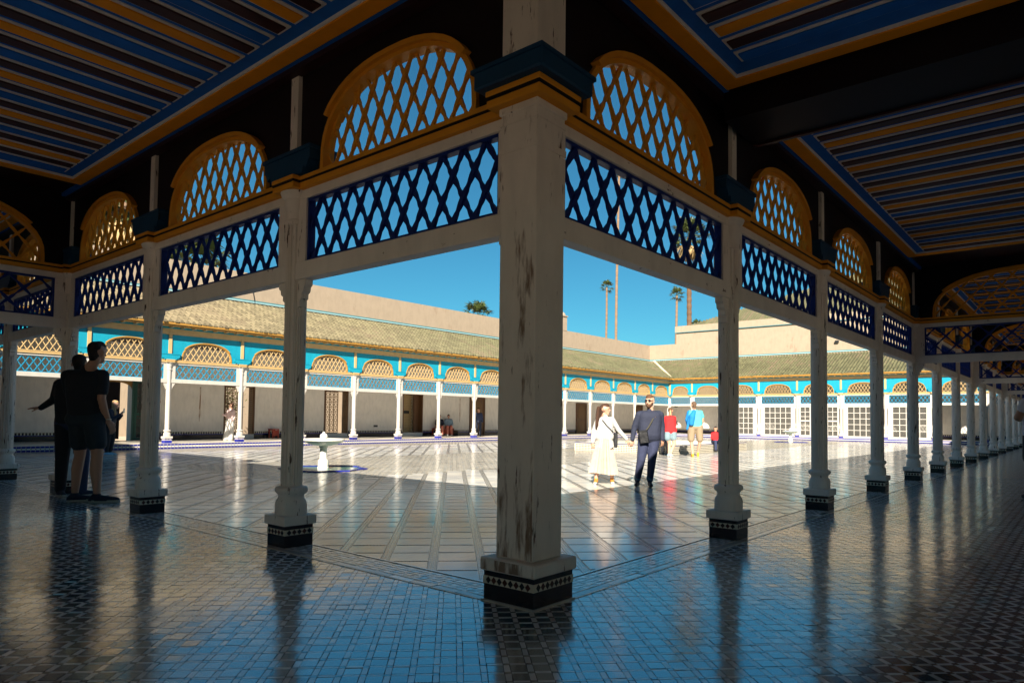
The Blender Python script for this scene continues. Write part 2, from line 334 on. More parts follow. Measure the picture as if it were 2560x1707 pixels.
# the axes: u runs along (1,1), v along (1,-1): turned by 45 degrees with v mirrored, so the second half size lies along -v
area = HS_[:, 0] * HS_[:, 1] / np.maximum(rr, 1.2) ** 3
vis36, _ = inview(C_, 36.0, 1.75)
order = np.argsort(-(area * vis36)); near300 = order[:300]; msk = np.zeros(len(C_), bool); msk[near300] = True
singles('tile', ['tile_teal', 'tile_white'], C_[msk], HS_[msk], UA, 0.006, 0.002, MI_[msk], gallery)
a = ~msk & (rr < 9); pieces('small_tiles', ['tile_teal', 'tile_white'], C_[a], HS_[a], UA, 0.006, 0.002, MI_[a], gallery)
a = ~msk & (rr >= 9); pieces('distant_tiles', ['tile_teal', 'tile_white'], C_[a], HS_[a], UA, 0.006, 0.002, MI_[a], gallery, sides=False)
far = MB()
far.box(11.0, XF - 0.1, NW, -0.19, -0.0075, -0.0025).box(NW, -0.19, 12.0, YF, -0.0075, -0.0026)
MB().box(XF - GE + 0.02, XW, -0.19, YW, -0.0075, -0.0012).box(NW, XF - GE + 0.02, YF - GE + 0.02, YW, -0.0075, -0.0013).build('platform_tiles', 'platform', gallery, kind='stuff')
far.build('distant_tile_field', 'farfloor', gallery, kind='stuff')
# border of the gallery: pale kerb strip, mosaic band, cobalt line on the kerb edge
def border(axis, L):
    def bx(mb, s0, s1, t0, t1, z0, z1, mi=0): return mb.box(s0, s1, t0, t1, z0, z1, mi) if axis == 'x' else mb.box(t0, t1, s0, s1, z0, z1, mi)
    n = int((L + 0.2) / 0.21); cs, hs, mi = [], [], []
    def put(s, t, a, b, m):
        cs.append((s, t) if axis == 'x' else (t, s)); hs.append((a, b) if axis == 'x' else (b, a)); mi.append(m)
    for i in range(n): put(-0.2 + 0.21 * i + 0.1, -0.155, 0.1025, 0.030, 0 if i % 5 else 1)
    k = 0
    for r in range(5):
        t = -0.100 + 0.046 * r
        for i in range(int((L + 0.12) / 0.047)):
            s = -0.12 + 0.047 * i + 0.0235
            if s > 16: break
            put(s, t, 0.0215, 0.0205, 0 if (i + r) % 3 else 1)
    cs = np.array(cs); ok = ~((np.abs(cs[:, 0]) < 0.03) & (np.abs(cs[:, 1]) < 0.03))
    if axis == 'y': ok &= ~((cs[:, 1] < GE) & (cs[:, 0] > -0.12))
    pieces('border_tiles', ['tile_grey', 'tile_white'], cs[ok], np.array(hs)[ok], 0.0, 0.007, 0.003, np.array(mi)[ok], gallery, ztop=0.0015)
    mb = MB(); bx(mb, 0.12 if axis == 'y' else -0.12, L, 0.121, GE + 0.002, -0.03, 0.004); mb.build('kerb_line', 'tile_white', gallery)
    mb = MB(); bx(mb, -0.19, L, -0.125, -0.119, -0.006, 0.003); mb.build('kerb_line', 'tile_cream', gallery)
    mb = MB(); bx(mb, -0.19, L, -0.205, -0.190, -0.006, 0.003); mb.build('kerb_line', 'tile_cream', gallery)
border('x', XF); border('y', YF)
MB().box(16, XF, -0.12, GE, -0.0075, -0.002).build('border_mosaic', 'mosaic', gallery, kind='stuff')
# riser all round the courtyard: cobalt / white / cobalt
rs = MB()
for z0, z1, mi, pr in ((-0.2, -0.135, 0, 0.004), (-0.133, -0.082, 1, 0.002), (-0.08, -0.012, 0, 0.004), (-0.010, 0.003, 1, 0.010)):
    rs.box(GE, XF - GE, YF - GE - pr, YF - GE + 0.02, z0, z1, mi); rs.box(XF - GE - pr, XF - GE + 0.02, GE, YF - GE - 0.01, z0, z1, mi)
    if mi == 0: rs.box(GE - 0.02, GE + pr, GE, YF - GE - 0.01, z0, z1 - (0.02 if z1 > -0.05 else 0), mi); rs.box(GE + 0.01, XF - GE, GE - 0.02, GE + pr, z0, z1 - (0.02 if z1 > -0.05 else 0), mi)
rs.build('tiled_riser', ['blue_tile', 'tile_cream'], gallery)
jt = MB()
for i in range(int(XF / 0.13)):
    x = GE + 0.13 * i
    for z0, z1 in ((-0.2, -0.135), (-0.08, -0.012)): jt.box(x, x + 0.008, YF - GE - 0.0055, YF - GE, z0, z1)
    jt.box(x, x + 0.03, YF - GE - 0.0055, YF - GE, -0.12, -0.095, 1)
jt.build('tile_joints', ['tile_cream', 'tile_black'], gallery, kind='stuff')

# courtyard marble slabs, laid on the diagonal between mosaic strips; a zellige avenue down the middle
PU, PV = 0.385, 0.43
iu, iv = np.meshgrid(np.arange(-10, 140), np.arange(-60, 120), indexing='ij'); iu = iu.ravel(); iv = iv.ravel()
u = 2.836 + PU * (iu - 8) + 0.028 + (PU - 0.028) / 2; v = -0.233 + PV * iv + 0.09 + (PV - 0.09) / 2
cs = np.stack([(u + v) * s2, (u - v) * s2], 1); hs = np.tile([[(PU - 0.028) / 2 - 0.001, (PV - 0.09) / 2 - 0.001]], (len(u), 1))
x, y = cs[:, 0], cs[:, 1]
def in_marble(x, y):
    inside = (x > GE + 0.24) & (x < XF - GE - 0.24) & (y > GE + 0.24) & (y < YF - GE - 0.3)
    mid = (np.abs(y - 11.9) < 2.95 + 0.12 * np.sin(x * 0.7)) & (x > 4.2)
    farstrip = y > 21.2
    return inside & ~mid & ~farstrip
ok = in_marble(x, y); vis, rr = inview(cs, 42, 2.0); ok &= vis
cs, hs, rr = cs[ok], hs[ok], rr[ok]
ni = np.argsort(rr)[:290]; mk = np.zeros(len(cs), bool); mk[ni] = True
singles('marble_slab', ['marble'], cs[mk], hs[mk], UA, 0.0022, 0.006, np.zeros(mk.sum(), int), court, -STEP)
pieces('marble_slabs', ['marble'], cs[~mk], hs[~mk], UA, 0.0022, 0.006, np.zeros((~mk).sum(), int), court, -STEP, sides=False)
# zellige avenue and far strip: sheets in the slab plane
z = MB().box(4.0, XF - 0.5, 9.0, 14.8, -STEP - 0.0035, -STEP - 0.001).box(GE + 0.1, XF - 0.5, 21.05, YF - GE - 0.12, -STEP - 0.0035, -STEP - 0.0012)
z.build('zellige_avenue', 'zellige', court, kind='stuff')
cl = np.array([[x, y] for x in np.arange(4.3, 34, 0.165) for y in np.arange(9.15, 14.7, 0.165)]); vis, rr = inview(cl, 40); cl = cl[vis & (rr < 27)]
cl = cl[~((cl[:, 0] > 20.2) & (cl[:, 0] < 28.2) & (cl[:, 1] > 9.3) & (cl[:, 1] < 14.3)) & (np.hypot(cl[:, 0] - 6.6, cl[:, 1] - 11.7) > 1.35)]
pieces('zellige_squares', ['marble', 'tile_cream'], cl, np.tile([[0.052, 0.052]], (len(cl), 1)), UA, 0.004, 0.004, np.zeros(len(cl), int), court, -STEP + 0.001, sides=False)
# dark joint lines beside the mosaic strips
jl = MB()
for k in range(-22, 34):
    v0 = -0.233 + PV * k
    for dv in (0.004, 0.080):
        v = v0 + dv; pts = []
        us = np.linspace(0, 26, 105)
        X = (us + v) * s2; Y = (us - v) * s2; g = (X > GE + 0.05) & (Y > GE + 0.05) & (X < 30) & (Y < 8.95)
        if g.sum() < 2: continue
        u0, u1 = us[g][0], us[g][-1]
        q = lambda uu, vv: ((uu + vv) * s2, (uu - vv) * s2, -STEP - 0.0015)
        jl.add([q(u0, v), q(u1, v), q(u1, v + 0.004), q(u0, v + 0.004)], [(0, 1, 2, 3)])
jl.build('dark_strip_lines', 'tile_black', court, kind='stuff')

# ------------------------------------------------------------------ columns
def rsq(a, n=4.0): return 1.0 / ((abs(math.cos(a)) ** n + abs(math.sin(a)) ** n) ** (1.0 / n))
def shaft_r(a):
    q = (a + math.pi / 4) % (math.pi / 2) - math.pi / 4
    c, R = 0.046, 0.050; r1 = c * math.cos(q) + math.sqrt(max(R * R - (c * math.sin(q)) ** 2, 0)); r2 = 0.066 * rsq(a, 12)
    fl = 0.012 * (0.5 + 0.5 * math.cos(q * 27)) ** 1.3 if abs(q) < 0.60 else 0
    return max(r1, r2) - fl
def stagger(mb, half, z0, z1, npf, proud, mi_cream, mi_a, mi_b, skip=False):
    """cream band with diamond tiles on all four faces, as geometry"""
    mb.box(-half - proud, half + proud, -half - proud, half + proud, z0, z1, mi_cream)
    dz = (z1 - z0) / 2; zc = (z0 + z1) / 2; wd = (2 * half * 0.90) / npf
    if skip: return
    for f in range(4):
        ca, sa = [(1, 0), (0, 1), (-1, 0), (0, -1)][f]
        for i in range(npf):
            c = -half * 0.90 + wd * (i + 0.5); e = half + proud; d = 0.0015
            P = [(c - wd * 0.46, zc), (c, zc - dz * 0.96), (c + wd * 0.46, zc), (c, zc + dz * 0.96)]
            vs = [(a * ca - (-(e + dd)) * sa, a * sa + (-(e + dd)) * ca, b) for dd in (0, d) for a, b in P]
            mb.add(vs, [(0, 1, 2, 3), (7, 6, 5, 4), (0, 4, 5, 1), (1, 5, 6, 2), (2, 6, 7, 3), (3, 7, 4, 0)], mi_a if i % 2 else mi_b)
def diamonds(parent, half, z0, z1, npf, proud):
    dz = (z1 - z0) / 2; zc = (z0 + z1) / 2; wd = (2 * half * 0.90) / npf; me = {}
    for k, mat in ((0, 'tile_black'), (1, 'tile_red')):
        P = [(-wd * 0.46, 0), (0, -dz * 0.96), (wd * 0.46, 0), (0, dz * 0.96)]
        mb = MB(); mb.prism(P, -0.0018, 0.0, 0); me[k] = mb.mesh('tile', mat)
    for f in range(4):
        for i in range(npf):
            c = -half * 0.90 + wd * (i + 0.5); e = half + proud; a = f * H2
            obj('tile', me[i % 2], parent, (c * math.cos(a) + e * math.sin(a), c * math.sin(a) - e * math.cos(a), zc), a)
BASE_P = [(0.118, 0.253), (0.118, 0.335), (0.112, 0.365), (0.098, 0.385), (0.094, 0.405), (0.098, 0.420), (0.114, 0.432), (0.122, 0.450), (0.122, 0.466), (0.112, 0.482), (0.088, 0.490)]
CAP_P = [(0.086, 2.660), (0.096, 2.668), (0.096, 2.700), (0.088, 2.710), (0.090, 2.760), (0.100, 2.800), (0.106, 2.850), (0.106, 2.880), (0.128, 2.900), (0.140, 2.930), (0.142, 2.940)]
def abacus(mb, h, z0=2.94):
    mb.bbox(-h, h, -h, h, z0, z0 + 0.048, 0); mb.box(-h - 0.0006, h + 0.0006, -h - 0.0006, h + 0.0006, z0 + 0.048, z0 + 0.068, 1); mb.bbox(-h - 0.006, h + 0.006, -h - 0.006, h + 0.006, z0 + 0.068, z0 + 0.104, 0)
def bracket_block(mb, hs, ht, z0, z1):
    poly = [(-hs, z1), (hs, z1), (hs, z0 + 0.10), (hs - 0.02, z0 + 0.09), (hs - 0.05, z0 + 0.03), (hs - 0.09, z0 + 0.055), (hs - 0.11, z0), (-hs + 0.11, z0), (-hs + 0.09, z0 + 0.055), (-hs + 0.05, z0 + 0.03), (-hs + 0.02, z0 + 0.09), (-hs, z0 + 0.10)]
    mb.prism(poly, -ht, ht, 0); mb.box(-hs - 0.012, hs + 0.012, -ht - 0.012, ht + 0.012, z1 - 0.03, z1, 0)
def make_column(near, tiles_single=False, label='', loc=(0, 0, 0), rotz=0):
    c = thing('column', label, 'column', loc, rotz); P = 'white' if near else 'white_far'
    if near:
        b = MB().bbox(-0.131, 0.131, -0.131, 0.131, 0.001, 0.178, 0, 0.003); pl = b.build('plinth', 'tile_black', c)
        mb = MB()
        if tiles_single:
            MB().box(-0.133, 0.133, -0.133, 0.133, 0.100, 0.146).build('tile_band', 'tile_cream', pl)
            diamonds(pl, 0.131, 0.100, 0.146, 5, 0.002)
        else:
            stagger(mb, 0.131, 0.100, 0.146, 5, 0.002, 0, 1, 2); mb.build('tile_band', ['tile_cream', 'tile_black', 'tile_red'], pl, kind='stuff')
    else:
        pl = MB().box(-0.131, 0.131, -0.131, 0.131, 0.001, 0.11, 0).build('plinth', 'blue_tile', c)
        mb = MB().box(-0.132, 0.132, -0.132, 0.132, 0.11, 0.178, 0); 
        for k in range(-2, 3): mb.box(k * 0.055 - 0.018, k * 0.055 + 0.018, -0.1335, 0.1335, 0.125, 0.165, 1); mb.box(-0.1335, 0.1335, k * 0.055 - 0.018, k * 0.055 + 0.018, 0.126, 0.164, 1)
        mb.build('tile_band', ['tile_cream', 'blue_tile'], pl, kind='stuff')
    MB().bbox(-0.152, 0.152, -0.152, 0.152, 0.178, 0.253, 0, 0.006).build('plinth_cap', P, c)
    MB().lathe(BASE_P, 32, fn=lambda a, z: 0.5 + 0.5 * rsq(a, 5)).build('base', P, c, smooth=True)
    n = 176 if near else 32
    mb = MB(); mb.loft([[(shaft_r(2 * math.pi * j / n) * math.cos(2 * math.pi * j / n), shaft_r(2 * math.pi * j / n) * math.sin(2 * math.pi * j / n), zz) for j in range(n)] for zz in (0.486, 1.6, 2.665)])
    mb.build('shaft', P, c, smooth=not near)
    MB().lathe(CAP_P, 24, fn=lambda a, z: 0.6 + 0.4 * rsq(a, 3)).build('capital', P, c, smooth=True)
    mb = MB(); abacus(mb, 0.155); mb.build('abacus', ['amber' if near else 'cream', 'dark' if near else 'amber_far'], c)
    mb = MB(); bracket_block(mb, 0.34, 0.125, 3.046, 3.26); mb.build('bracket_block', 'bracketblue' if near else 'turq', c)
    if near: MB().box(-0.052, 0.052, -0.06, 0.06, 3.262, 3.99).build('post', P, c)
    else: MB().box(-0.06, 0.06, -0.03, 0.065, 3.262, 4.05).build('post', 'cream', c)
    index(c); return c
def make_pier(near, label, loc, rotz=0):
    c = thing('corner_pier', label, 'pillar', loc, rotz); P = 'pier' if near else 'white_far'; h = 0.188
    pl = MB().bbox(-h, h, -h, h, 0.001, 0.178, 0, 0.003).build('plinth', 'tile_black' if near else 'blue_tile', c)
    MB().box(-h - 0.002, h + 0.002, -h - 0.002, h + 0.002, 0.100, 0.146).build('tile_band', 'tile_cream', pl)
    if near:
        diamonds(pl, h, 0.100, 0.146, 8, 0.002)
        MB().box(-h - 0.012, h + 0.012, -h - 0.012, h + 0.012, 0.0, 0.010).build('foot_strip', 'tile_grey', pl)
    MB().bbox(-0.206, 0.206, -0.206, 0.206, 0.178, 0.253, 0, 0.008).build('plinth_cap', P, c)
    sh = MB().bbox(-0.139, 0.139, -0.139, 0.139, 0.253, 2.90, 0, 0.006).build('shaft', P, c)
    for (dx, dy) in ((0.139, 0.0), (0.0, 0.139)):                       # half columns on the two courtyard-row faces
        mb = MB(); mb.lathe([(r * 0.6, zz) for r, zz in BASE_P] + [(0.050, 0.50), (0.050, 1.95)], 20, dx, dy); mb.build('half_column', P, c, smooth=True)
    mb = MB()
    mb.box(-0.145, 0.145, -0.145, 0.145, 2.66, 2.70).box(-0.143, 0.143, -0.143, 0.143, 2.83, 2.85).bbox(-0.150, 0.150, -0.150, 0.150, 2.895, 2.94)
    mb.build('capital', P, c)
    mb = MB(); abacus(mb, 0.205); mb.build('abacus', ['amber' if near else 'cream', 'dark'], c)
    mb = MB(); mb.bbox(-0.262, 0.262, -0.262, 0.262, 3.046, 3.155, 0, 0.01).box(-0.275, 0.275, -0.275, 0.275, 3.145, 3.170); mb.build('bracket_block', 'bracketblue' if near else 'turq', c)
    MB().bbox(-0.139, 0.139, -0.139, 0.139, 3.171, 3.99, 0, 0.006).build('post', P if near else 'cream', c)
    index(c); return c
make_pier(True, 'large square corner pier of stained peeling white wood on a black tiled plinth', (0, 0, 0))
LONGROW = 'in the long shaded colonnade'; MENROW = 'in the row beside the two standing men'
col0 = make_column(True, True, f'first fluted white column from the corner pier {LONGROW}', (RX[1], 0, 0), 0); col0['group'] = 'columns of the shaded colonnades'
def collabel(i, row): return f'{ORD[i]} fluted white column from the corner pier {row}'
dup(col0, (0, LY[1], 0), -H2, collabel(1, MENROW))
col1 = make_column(True, False, collabel(2, LONGROW), (RX[2], 0, 0), 0); col1['group'] = col0['group']
for i in range(3, len(RX)): dup(col1, (RX[i], 0, 0), 0, collabel(i, LONGROW))
for i in range(2, len(LY)): dup(col1, (0, LY[i], 0), -H2, collabel(i, MENROW))

# ------------------------------------------------------------------ lattice screens between the columns
def ell(a, b, t, n=2.35): return (a * math.copysign(abs(math.cos(t)) ** (2 / n), math.cos(t)), b * abs(math.sin(t)) ** (2 / n))
def arch_poly(a, b, leg, n=22):
    return [(a, -leg)] + [(ell(a, b, math.pi * i / n)) for i in range(n + 1)] + [(-a, -leg)]
def wavy_bar(p0, p1, w, dpt, seg, wav):
    """lattice bar from p0 to p1 in the (s,z) plane with cusped edges between crossings"""
    p0 = np.array(p0, float); p1 = np.array(p1, float); L = np.linalg.norm(p1 - p0); d = (p1 - p0) / L; nrm = np.array([-d[1], d[0]])
    k = max(2, int(round(L / seg * 8))) if wav else 1
    up, dn = [], []
    for i in range(k + 1):
        x = i / k * L; f = (x / seg) % 1.0; hw = w
        if wav: hw = w * (0.60 + 0.95 * abs(math.cos(math.pi * f)) ** 2.2 + (0.30 if 0.24 < f < 0.38 or 0.62 < f < 0.76 else 0))
        c = p0 + d * x; up.append(c + nrm * hw); dn.append(c - nrm * hw)
    poly = [tuple(q) for q in up] + [tuple(q) for q in reversed(dn)]
    mb = MB(); n = len(poly)
    vs = [(a, -dpt, b) for a, b in poly] + [(a, dpt, b) for a, b in poly]; m = k + 1
    fs = []
    for i in range(k):
        fs.append((i, i + 1, 2 * m - 2 - i, 2 * m - 1 - i)); fs.append((n + i + 1, n + i, n + 2 * m - 1 - i, n + 2 * m - 2 - i))
    for i in range(n): fs.append((i, i + n, (i + 1) % n + n, (i + 1) % n))
    mb.add(vs, fs); return mb
def clip_seg(p, d, inside, L=6.0, n=600):
    t = np.linspace(-L, L, n); ok = [inside(p[0] + d[0] * q, p[1] + d[1] * q) for q in t]
    idx = [i for i, o in enumerate(ok) if o]
    if len(idx) < 4: return None
    return (p[0] + d[0] * t[idx[0]], p[1] + d[1] * t[idx[0]]), (p[0] + d[0] * t[idx[-1]], p[1] + d[1] * t[idx[-1]])
def lattice(parent, inside, s0, s1, zb, pitch, dh, w, dpt, mat, single, wav=True, name='bar'):
    """two families of crossing bars (dh: height of one diamond), each a mesh of its own or joined"""
    seg = math.hypot(pitch / 2, dh / 2); joined = MB(); n = int((s1 - s0) / pitch + 12)
    for fam, off in ((1, 0.0), (-1, 0.0)):
        d = np.array([pitch / 2 * fam, dh / 2]); d /= np.linalg.norm(d)
        for k in range(-n, n + 1):
            c = clip_seg(((s0 + s1) / 2 + k * pitch, zb), d, inside)
            if c is None: continue
            mb = wavy_bar(c[0], c[1], w, dpt, seg, wav)
            if fam < 0: mb.v = [(a, b + 0.012 * (1 if dpt < 0.03 else 0), z) for a, b, z in mb.v]
            if single: mb.build(name, mat, parent)
            else: joined.add(mb.v, mb.f)
    if not single: joined.build('lattice_bars', mat, parent, kind='stuff')
def make_screen(W, near, single, label, wav=True, bar_pitch=0.226, arch_a=None, arch_b=0.60, transverse=False):
    r = thing('lattice_screen', label, 'lattice screen'); hw = W / 2; P = 'white' if near else 'white_far'
    am = 'amber' if near else 'amber_far'; bl = 'blue' if near else 'turqlat'; lo = 0.07; jo = 0.215
    MB().bbox(-hw + lo, hw - lo, -0.055, 0.055, 2.197, 2.34, 0, 0.005).build('beam', 'white_beam' if near else P, r)
    MB().bbox(-hw + lo, hw - lo, -0.05, 0.05, 2.864, 2.938, 0, 0.004).build('rail', 'white_beam' if near else P, r)
    for s in (-1, 1):
        x0, x1 = sorted((s * (hw - lo), s * (hw - jo))); MB().box(x0, x1, -0.046, 0.046, 2.341, 2.863).build('jamb', P, r)
        b = 2.196; k = s
        poly = [(k * (hw - 0.085), b), (k * (hw - 0.21), b), (k * (hw - 0.21), b - 0.045), (k * (hw - 0.185), b - 0.06), (k * (hw - 0.175), b - 0.10), (k * (hw - 0.145), b - 0.115), (k * (hw - 0.145), b - 0.155), (k * (hw - 0.12), b - 0.165), (k * (hw - 0.118), b - 0.22), (k * (hw - 0.085), b - 0.23)]
        MB().prism(poly, -0.035, 0.035).build('corbel', P, r)
    lp = MB(); x = hw - jo; fr = 0.022
    lp.box(-x, x, -0.03, 0.03, 2.341, 2.341 + fr).box(-x, x, -0.03, 0.03, 2.863 - fr, 2.863).box(-x, -x + fr, -0.03, 0.03, 2.341 + fr, 2.863 - fr).box(x - fr, x, -0.03, 0.03, 2.341 + fr, 2.863 - fr)
    lp = lp.build('lattice_panel', bl, r)
    lattice(lp, lambda a, b: abs(a) < x - fr * 0.5 and 2.352 < b < 2.852, -x, x, 2.352, bar_pitch, 0.333, 0.0135, 0.013 if near else 0.012, bl, single, wav)
    mb = MB(); e = hw - 0.14
    mb.box(-e, e, -0.085, 0.085, 2.94, 2.988, 0).box(-e, e, -0.0855, 0.0855, 2.988, 3.008, 1).box(-e, e, -0.09, 0.09, 3.008, 3.04, 0)
    mb.build('moulding', ['amber' if near else 'cream', 'dark' if near else 'amber_far'], r)
    a_o = arch_a or (hw - 0.43); a_i = a_o - 0.044; b_i = arch_b - 0.042; zs = 3.125
    af = MB(); n = 24
    for i in range(-1, n + 1):
        def pt(a, b, j): return (a, zs - 0.083) if j < 0 else ((-a, zs - 0.083) if j > n else (lambda q: (q[0], zs + q[1]))(ell(a, b, math.pi * j / n)))
        A, B, C, D = pt(a_i, b_i, i), pt(a_o, arch_b, i), pt(a_o, arch_b, i + 1), pt(a_i, b_i, i + 1)
        vs = [(q[0], d, q[1]) for d in (-0.055, 0.05) for q in (A, B, C, D)]
        af.add(vs, [(0, 1, 2, 3), (4, 7, 6, 5), (0, 3, 7, 4), (1, 5, 6, 2)])
        if 4 <= i <= n - 5:                      # hood over the crown, stepping off at both ends
            A, B, C, D = pt(a_o - 0.012, arch_b - 0.010, i), pt(a_o + 0.028, arch_b + 0.028, i), pt(a_o + 0.028, arch_b + 0.028, i + 1), pt(a_o - 0.012, arch_b - 0.010, i + 1)
            vs = [(q[0], d, q[1]) for d in (-0.088, 0.08) for q in (A, B, C, D)]
            fs = [(0, 1, 2, 3), (4, 7, 6, 5), (0, 3, 7, 4), (1, 5, 6, 2)]
            if i == 4: fs.append((0, 4, 5, 1))
            if i == n - 5: fs.append((3, 2, 6, 7))
            af.add(vs, fs)
    af = af.build('arch_frame', am, r, smooth=True)
    lattice(af, lambda a, b: abs(a) < a_i + 0.02 and 3.035 < b and (abs(a / (a_i + 0.02)) ** 2.35 + (max(b - zs, 0) / (b_i + 0.02)) ** 2.35 < 1), -a_i, a_i, 3.04, bar_pitch * 0.93, 0.333, 0.0122, 0.012, am if near else 'cream', single, wav)
    # boarded spandrel with the arch cut out of it
    sp = MB(); top = 4.02 if near else 3.96; pts = [(a_o - 0.012, 3.041)] + [(ell(a_o - 0.012, arch_b - 0.012, math.pi * i / n)[0], zs + ell(a_o - 0.012, arch_b - 0.012, math.pi * i / n)[1]) for i in range(n + 1)] + [(-(a_o - 0.012), 3.041)]
    outer = [(hw - 0.05, 3.041)] + [((hw - 0.05) * math.cos(math.pi * i / n) / max(abs(math.cos(math.pi * i / n)), 0.5) if abs(math.cos(math.pi * i / n)) > 0.5 else (hw - 0.05) * math.cos(math.pi * i / n) / 0.5, top if 0 < i < n else 3.3) for i in range(n + 1)] + [(-(hw - 0.05), 3.041)]
    outer = []
    for i in range(n + 3):
        f = i / (n + 2)
        if f < 0.2: outer.append((hw - 0.05, 3.041 + (top - 3.041) * f / 0.2))
        elif f > 0.8: outer.append((-(hw - 0.05), 3.041 + (top - 3.041) * (1 - f) / 0.2))
        else: outer.append(((hw - 0.05) * (1 - 2 * (f - 0.2) / 0.6), top))
    for y, mi in ((-0.022, 0), (0.028, 1)):
        m = len(pts); vs = [(a, y, b) for a, b in pts] + [(a, y, b) for a, b in outer]
        sp.add(vs, [(i, i + 1, m + i + 1, m + i) if y < 0 else (i + 1, i, m + i, m + i + 1) for i in range(m - 1)], mi)
    sp.build('spandrel_board', ['dark', 'dark' if transverse else 'turq'], r)
    index(r); return r
W0 = 2.80
def scr_label(i, row): return f'{ORD[i]} lattice screen from the corner pier {row}'
scr_near = make_screen(W0, True, True, scr_label(1, LONGROW)); scr_near['group'] = 'lattice screens of the shaded colonnades'
w = RX[1] - 0.05; scr_near.location = (RX[1] - w / 2, 0, 0); scr_near.scale = (w / W0, 1, 1)
scr_mid = make_screen(W0, True, False, scr_label(5, LONGROW)); scr_mid['group'] = scr_near['group']
w = RX[5] - RX[4]; scr_mid.location = ((RX[5] + RX[4]) / 2, 0, 0); scr_mid.scale = (w / W0, 1, 1)
for i in range(1, len(RX) - 1):
    if i == 4: continue
    w = RX[i + 1] - RX[i]; dup(scr_near if i < 4 else scr_mid, ((RX[i + 1] + RX[i]) / 2, 0, 0), 0, scr_label(i + 1, LONGROW), scale=(w / W0, 1, 1))
for i in range(0, len(LY) - 1):
    w = LY[i + 1] - LY[i] - (0.05 if i == 0 else 0); dup(scr_near if i < 4 else scr_mid, (0, LY[i + 1] - w / 2, 0), -H2, scr_label(i + 1, MENROW), scale=(w / W0, 1, 1))
# wide arches that cross the gallery at every third column
TW = 3.74
tr0 = make_screen(TW, True, False, 'wide lattice arch crossing the long shaded gallery at its fourth column', True, 0.33, 1.52, 0.70, True); tr0['group'] = 'wide lattice arches across the galleries'
tr0.location = (RX[4], -TW / 2, 0); tr0.rotation_euler = (0, 0, H2)
for k in (7, 10): dup(tr0, (RX[k], -TW / 2, 0), H2, f'wide lattice arch crossing the long shaded gallery at its {ORD[k]} column')
dup(tr0, (-TW / 2, LY[3], 0), 0, 'wide lattice arch crossing the gallery just behind the two standing men')

# ------------------------------------------------------------------ painted ceilings
CZ = 4.0
ceil = MB()
ceil.box(NW, -0.0, NW, YW, CZ + 0.02, CZ + 0.12).box(0.0, XW, NW, 0.0, CZ + 0.02, CZ + 0.12)
ceiling = ceil.build('ceiling', 'darkred', kind='structure')
corn = MB()                                        # maroon cornice under the ceiling along the colonnades
corn.box(-0.13, -0.031, -0.031, YF, 3.93, CZ + 0.019).box(-0.13, XF, -0.13, -0.031, 3.93, CZ + 0.019)
corn.box(-0.175, -0.131, -0.175, YF, 3.975, CZ + 0.019, 1).box(-0.131, XF, -0.175, -0.131, 3.975, CZ + 0.019, 1)
corn.build('cornice', ['darkred', 'ceil_blue'], ceiling)
slat_me = {}
def slat(L, colour):
    key = (round(L, 2), colour)
    if key not in slat_me:
        mb = MB(); mb.box(-0.086, 0.086, 0, L, -0.010, 0, 0); mb.bbox(-0.060, 0.060, 0.026, L - 0.026, -0.026, -0.0105, 1, 0.004); slat_me[key] = mb.mesh('slat', ['ceil_white', colour])
    return slat_me[key]
SEQ = ['ceil_orange', 'maroon', 'ceil_blue', 'maroon']
def panel(axis, s0, s1, anchor, t0=-0.19, t1=-3.5):
    """axis x: slats run along y from t0 to t1; frame of orange, white line and blue ground"""
    def bx(mb, a0, a1, b0, b1, z0, z1, mi=0): return mb.box(a0, a1, b0, b1, z0, z1, mi) if axis == 'x' else mb.box(b0, b1, a0, a1, z0, z1, mi)
    pn = MB(); bx(pn, s0 + 0.12, s1 - 0.12, t1 + 0.12, t0 - 0.12, CZ - 0.004, CZ + 0.019, 0)
    pn = pn.build('ceiling_panel', 'ceil_blue', kind='structure')
    fr = MB(); wf = 0.13
    for a0, a1, b0, b1 in ((s0, s1, t0 - wf, t0), (s0, s1, t1, t1 + wf), (s0, s0 + wf, t1 + wf, t0 - wf), (s1 - wf, s1, t1 + wf, t0 - wf)): bx(fr, a0, a1, b0, b1, CZ - 0.045, CZ + 0.018, 0)
    w2 = wf + 0.014
    for a0, a1, b0, b1 in ((s0 + wf, s1 - wf, t0 - w2, t0 - wf), (s0 + wf, s1 - wf, t1 + wf, t1 + w2), (s0 + wf, s0 + w2, t1 + w2, t0 - w2), (s1 - w2, s1 - wf, t1 + w2, t0 - w2)): bx(fr, a0, a1, b0, b1, CZ - 0.03, CZ - 0.005, 1)
    bx(fr, s0 - 0.016, s1 + 0.016, t0, t0 + 0.014, CZ - 0.03, CZ + 0.017, 1)
    fr.build('panel_frame', ['ceil_orange', 'ceil_white'], pn)
    L = abs(t1 - t0) - 2 * 0.26; lo, hi = s0 + 0.19, s1 - 0.19
    k = math.ceil((lo - anchor) / 0.2255)
    while anchor + k * 0.2255 + 0.086 <= hi + 0.05:
        s = anchor + k * 0.2255; me = slat(L, SEQ[k % 4])
        if axis == 'x': obj('slat', me, pn, (s, t1 + 0.26, CZ - 0.0045))
        else: obj('slat', me, pn, (t1 + 0.26, s, CZ - 0.0045), -H2).location = (t1 + 0.26, s, CZ - 0.0045)
        k += 1
    return pn
panel('x', 0.30, 2.48, 3.41 - 0.9 + 0.2255 * 0)
panel('x', 3.32, 10.30, 3.44)
for a, b in ((4, 7), (7, 10), (10, 13)): panel('x', RX[a] + 0.75, RX[b] - 0.9, RX[a] + 0.95)
panel('y', 0.35, 7.17, 1.84); panel('y', 8.6, 15.5, 8.8)
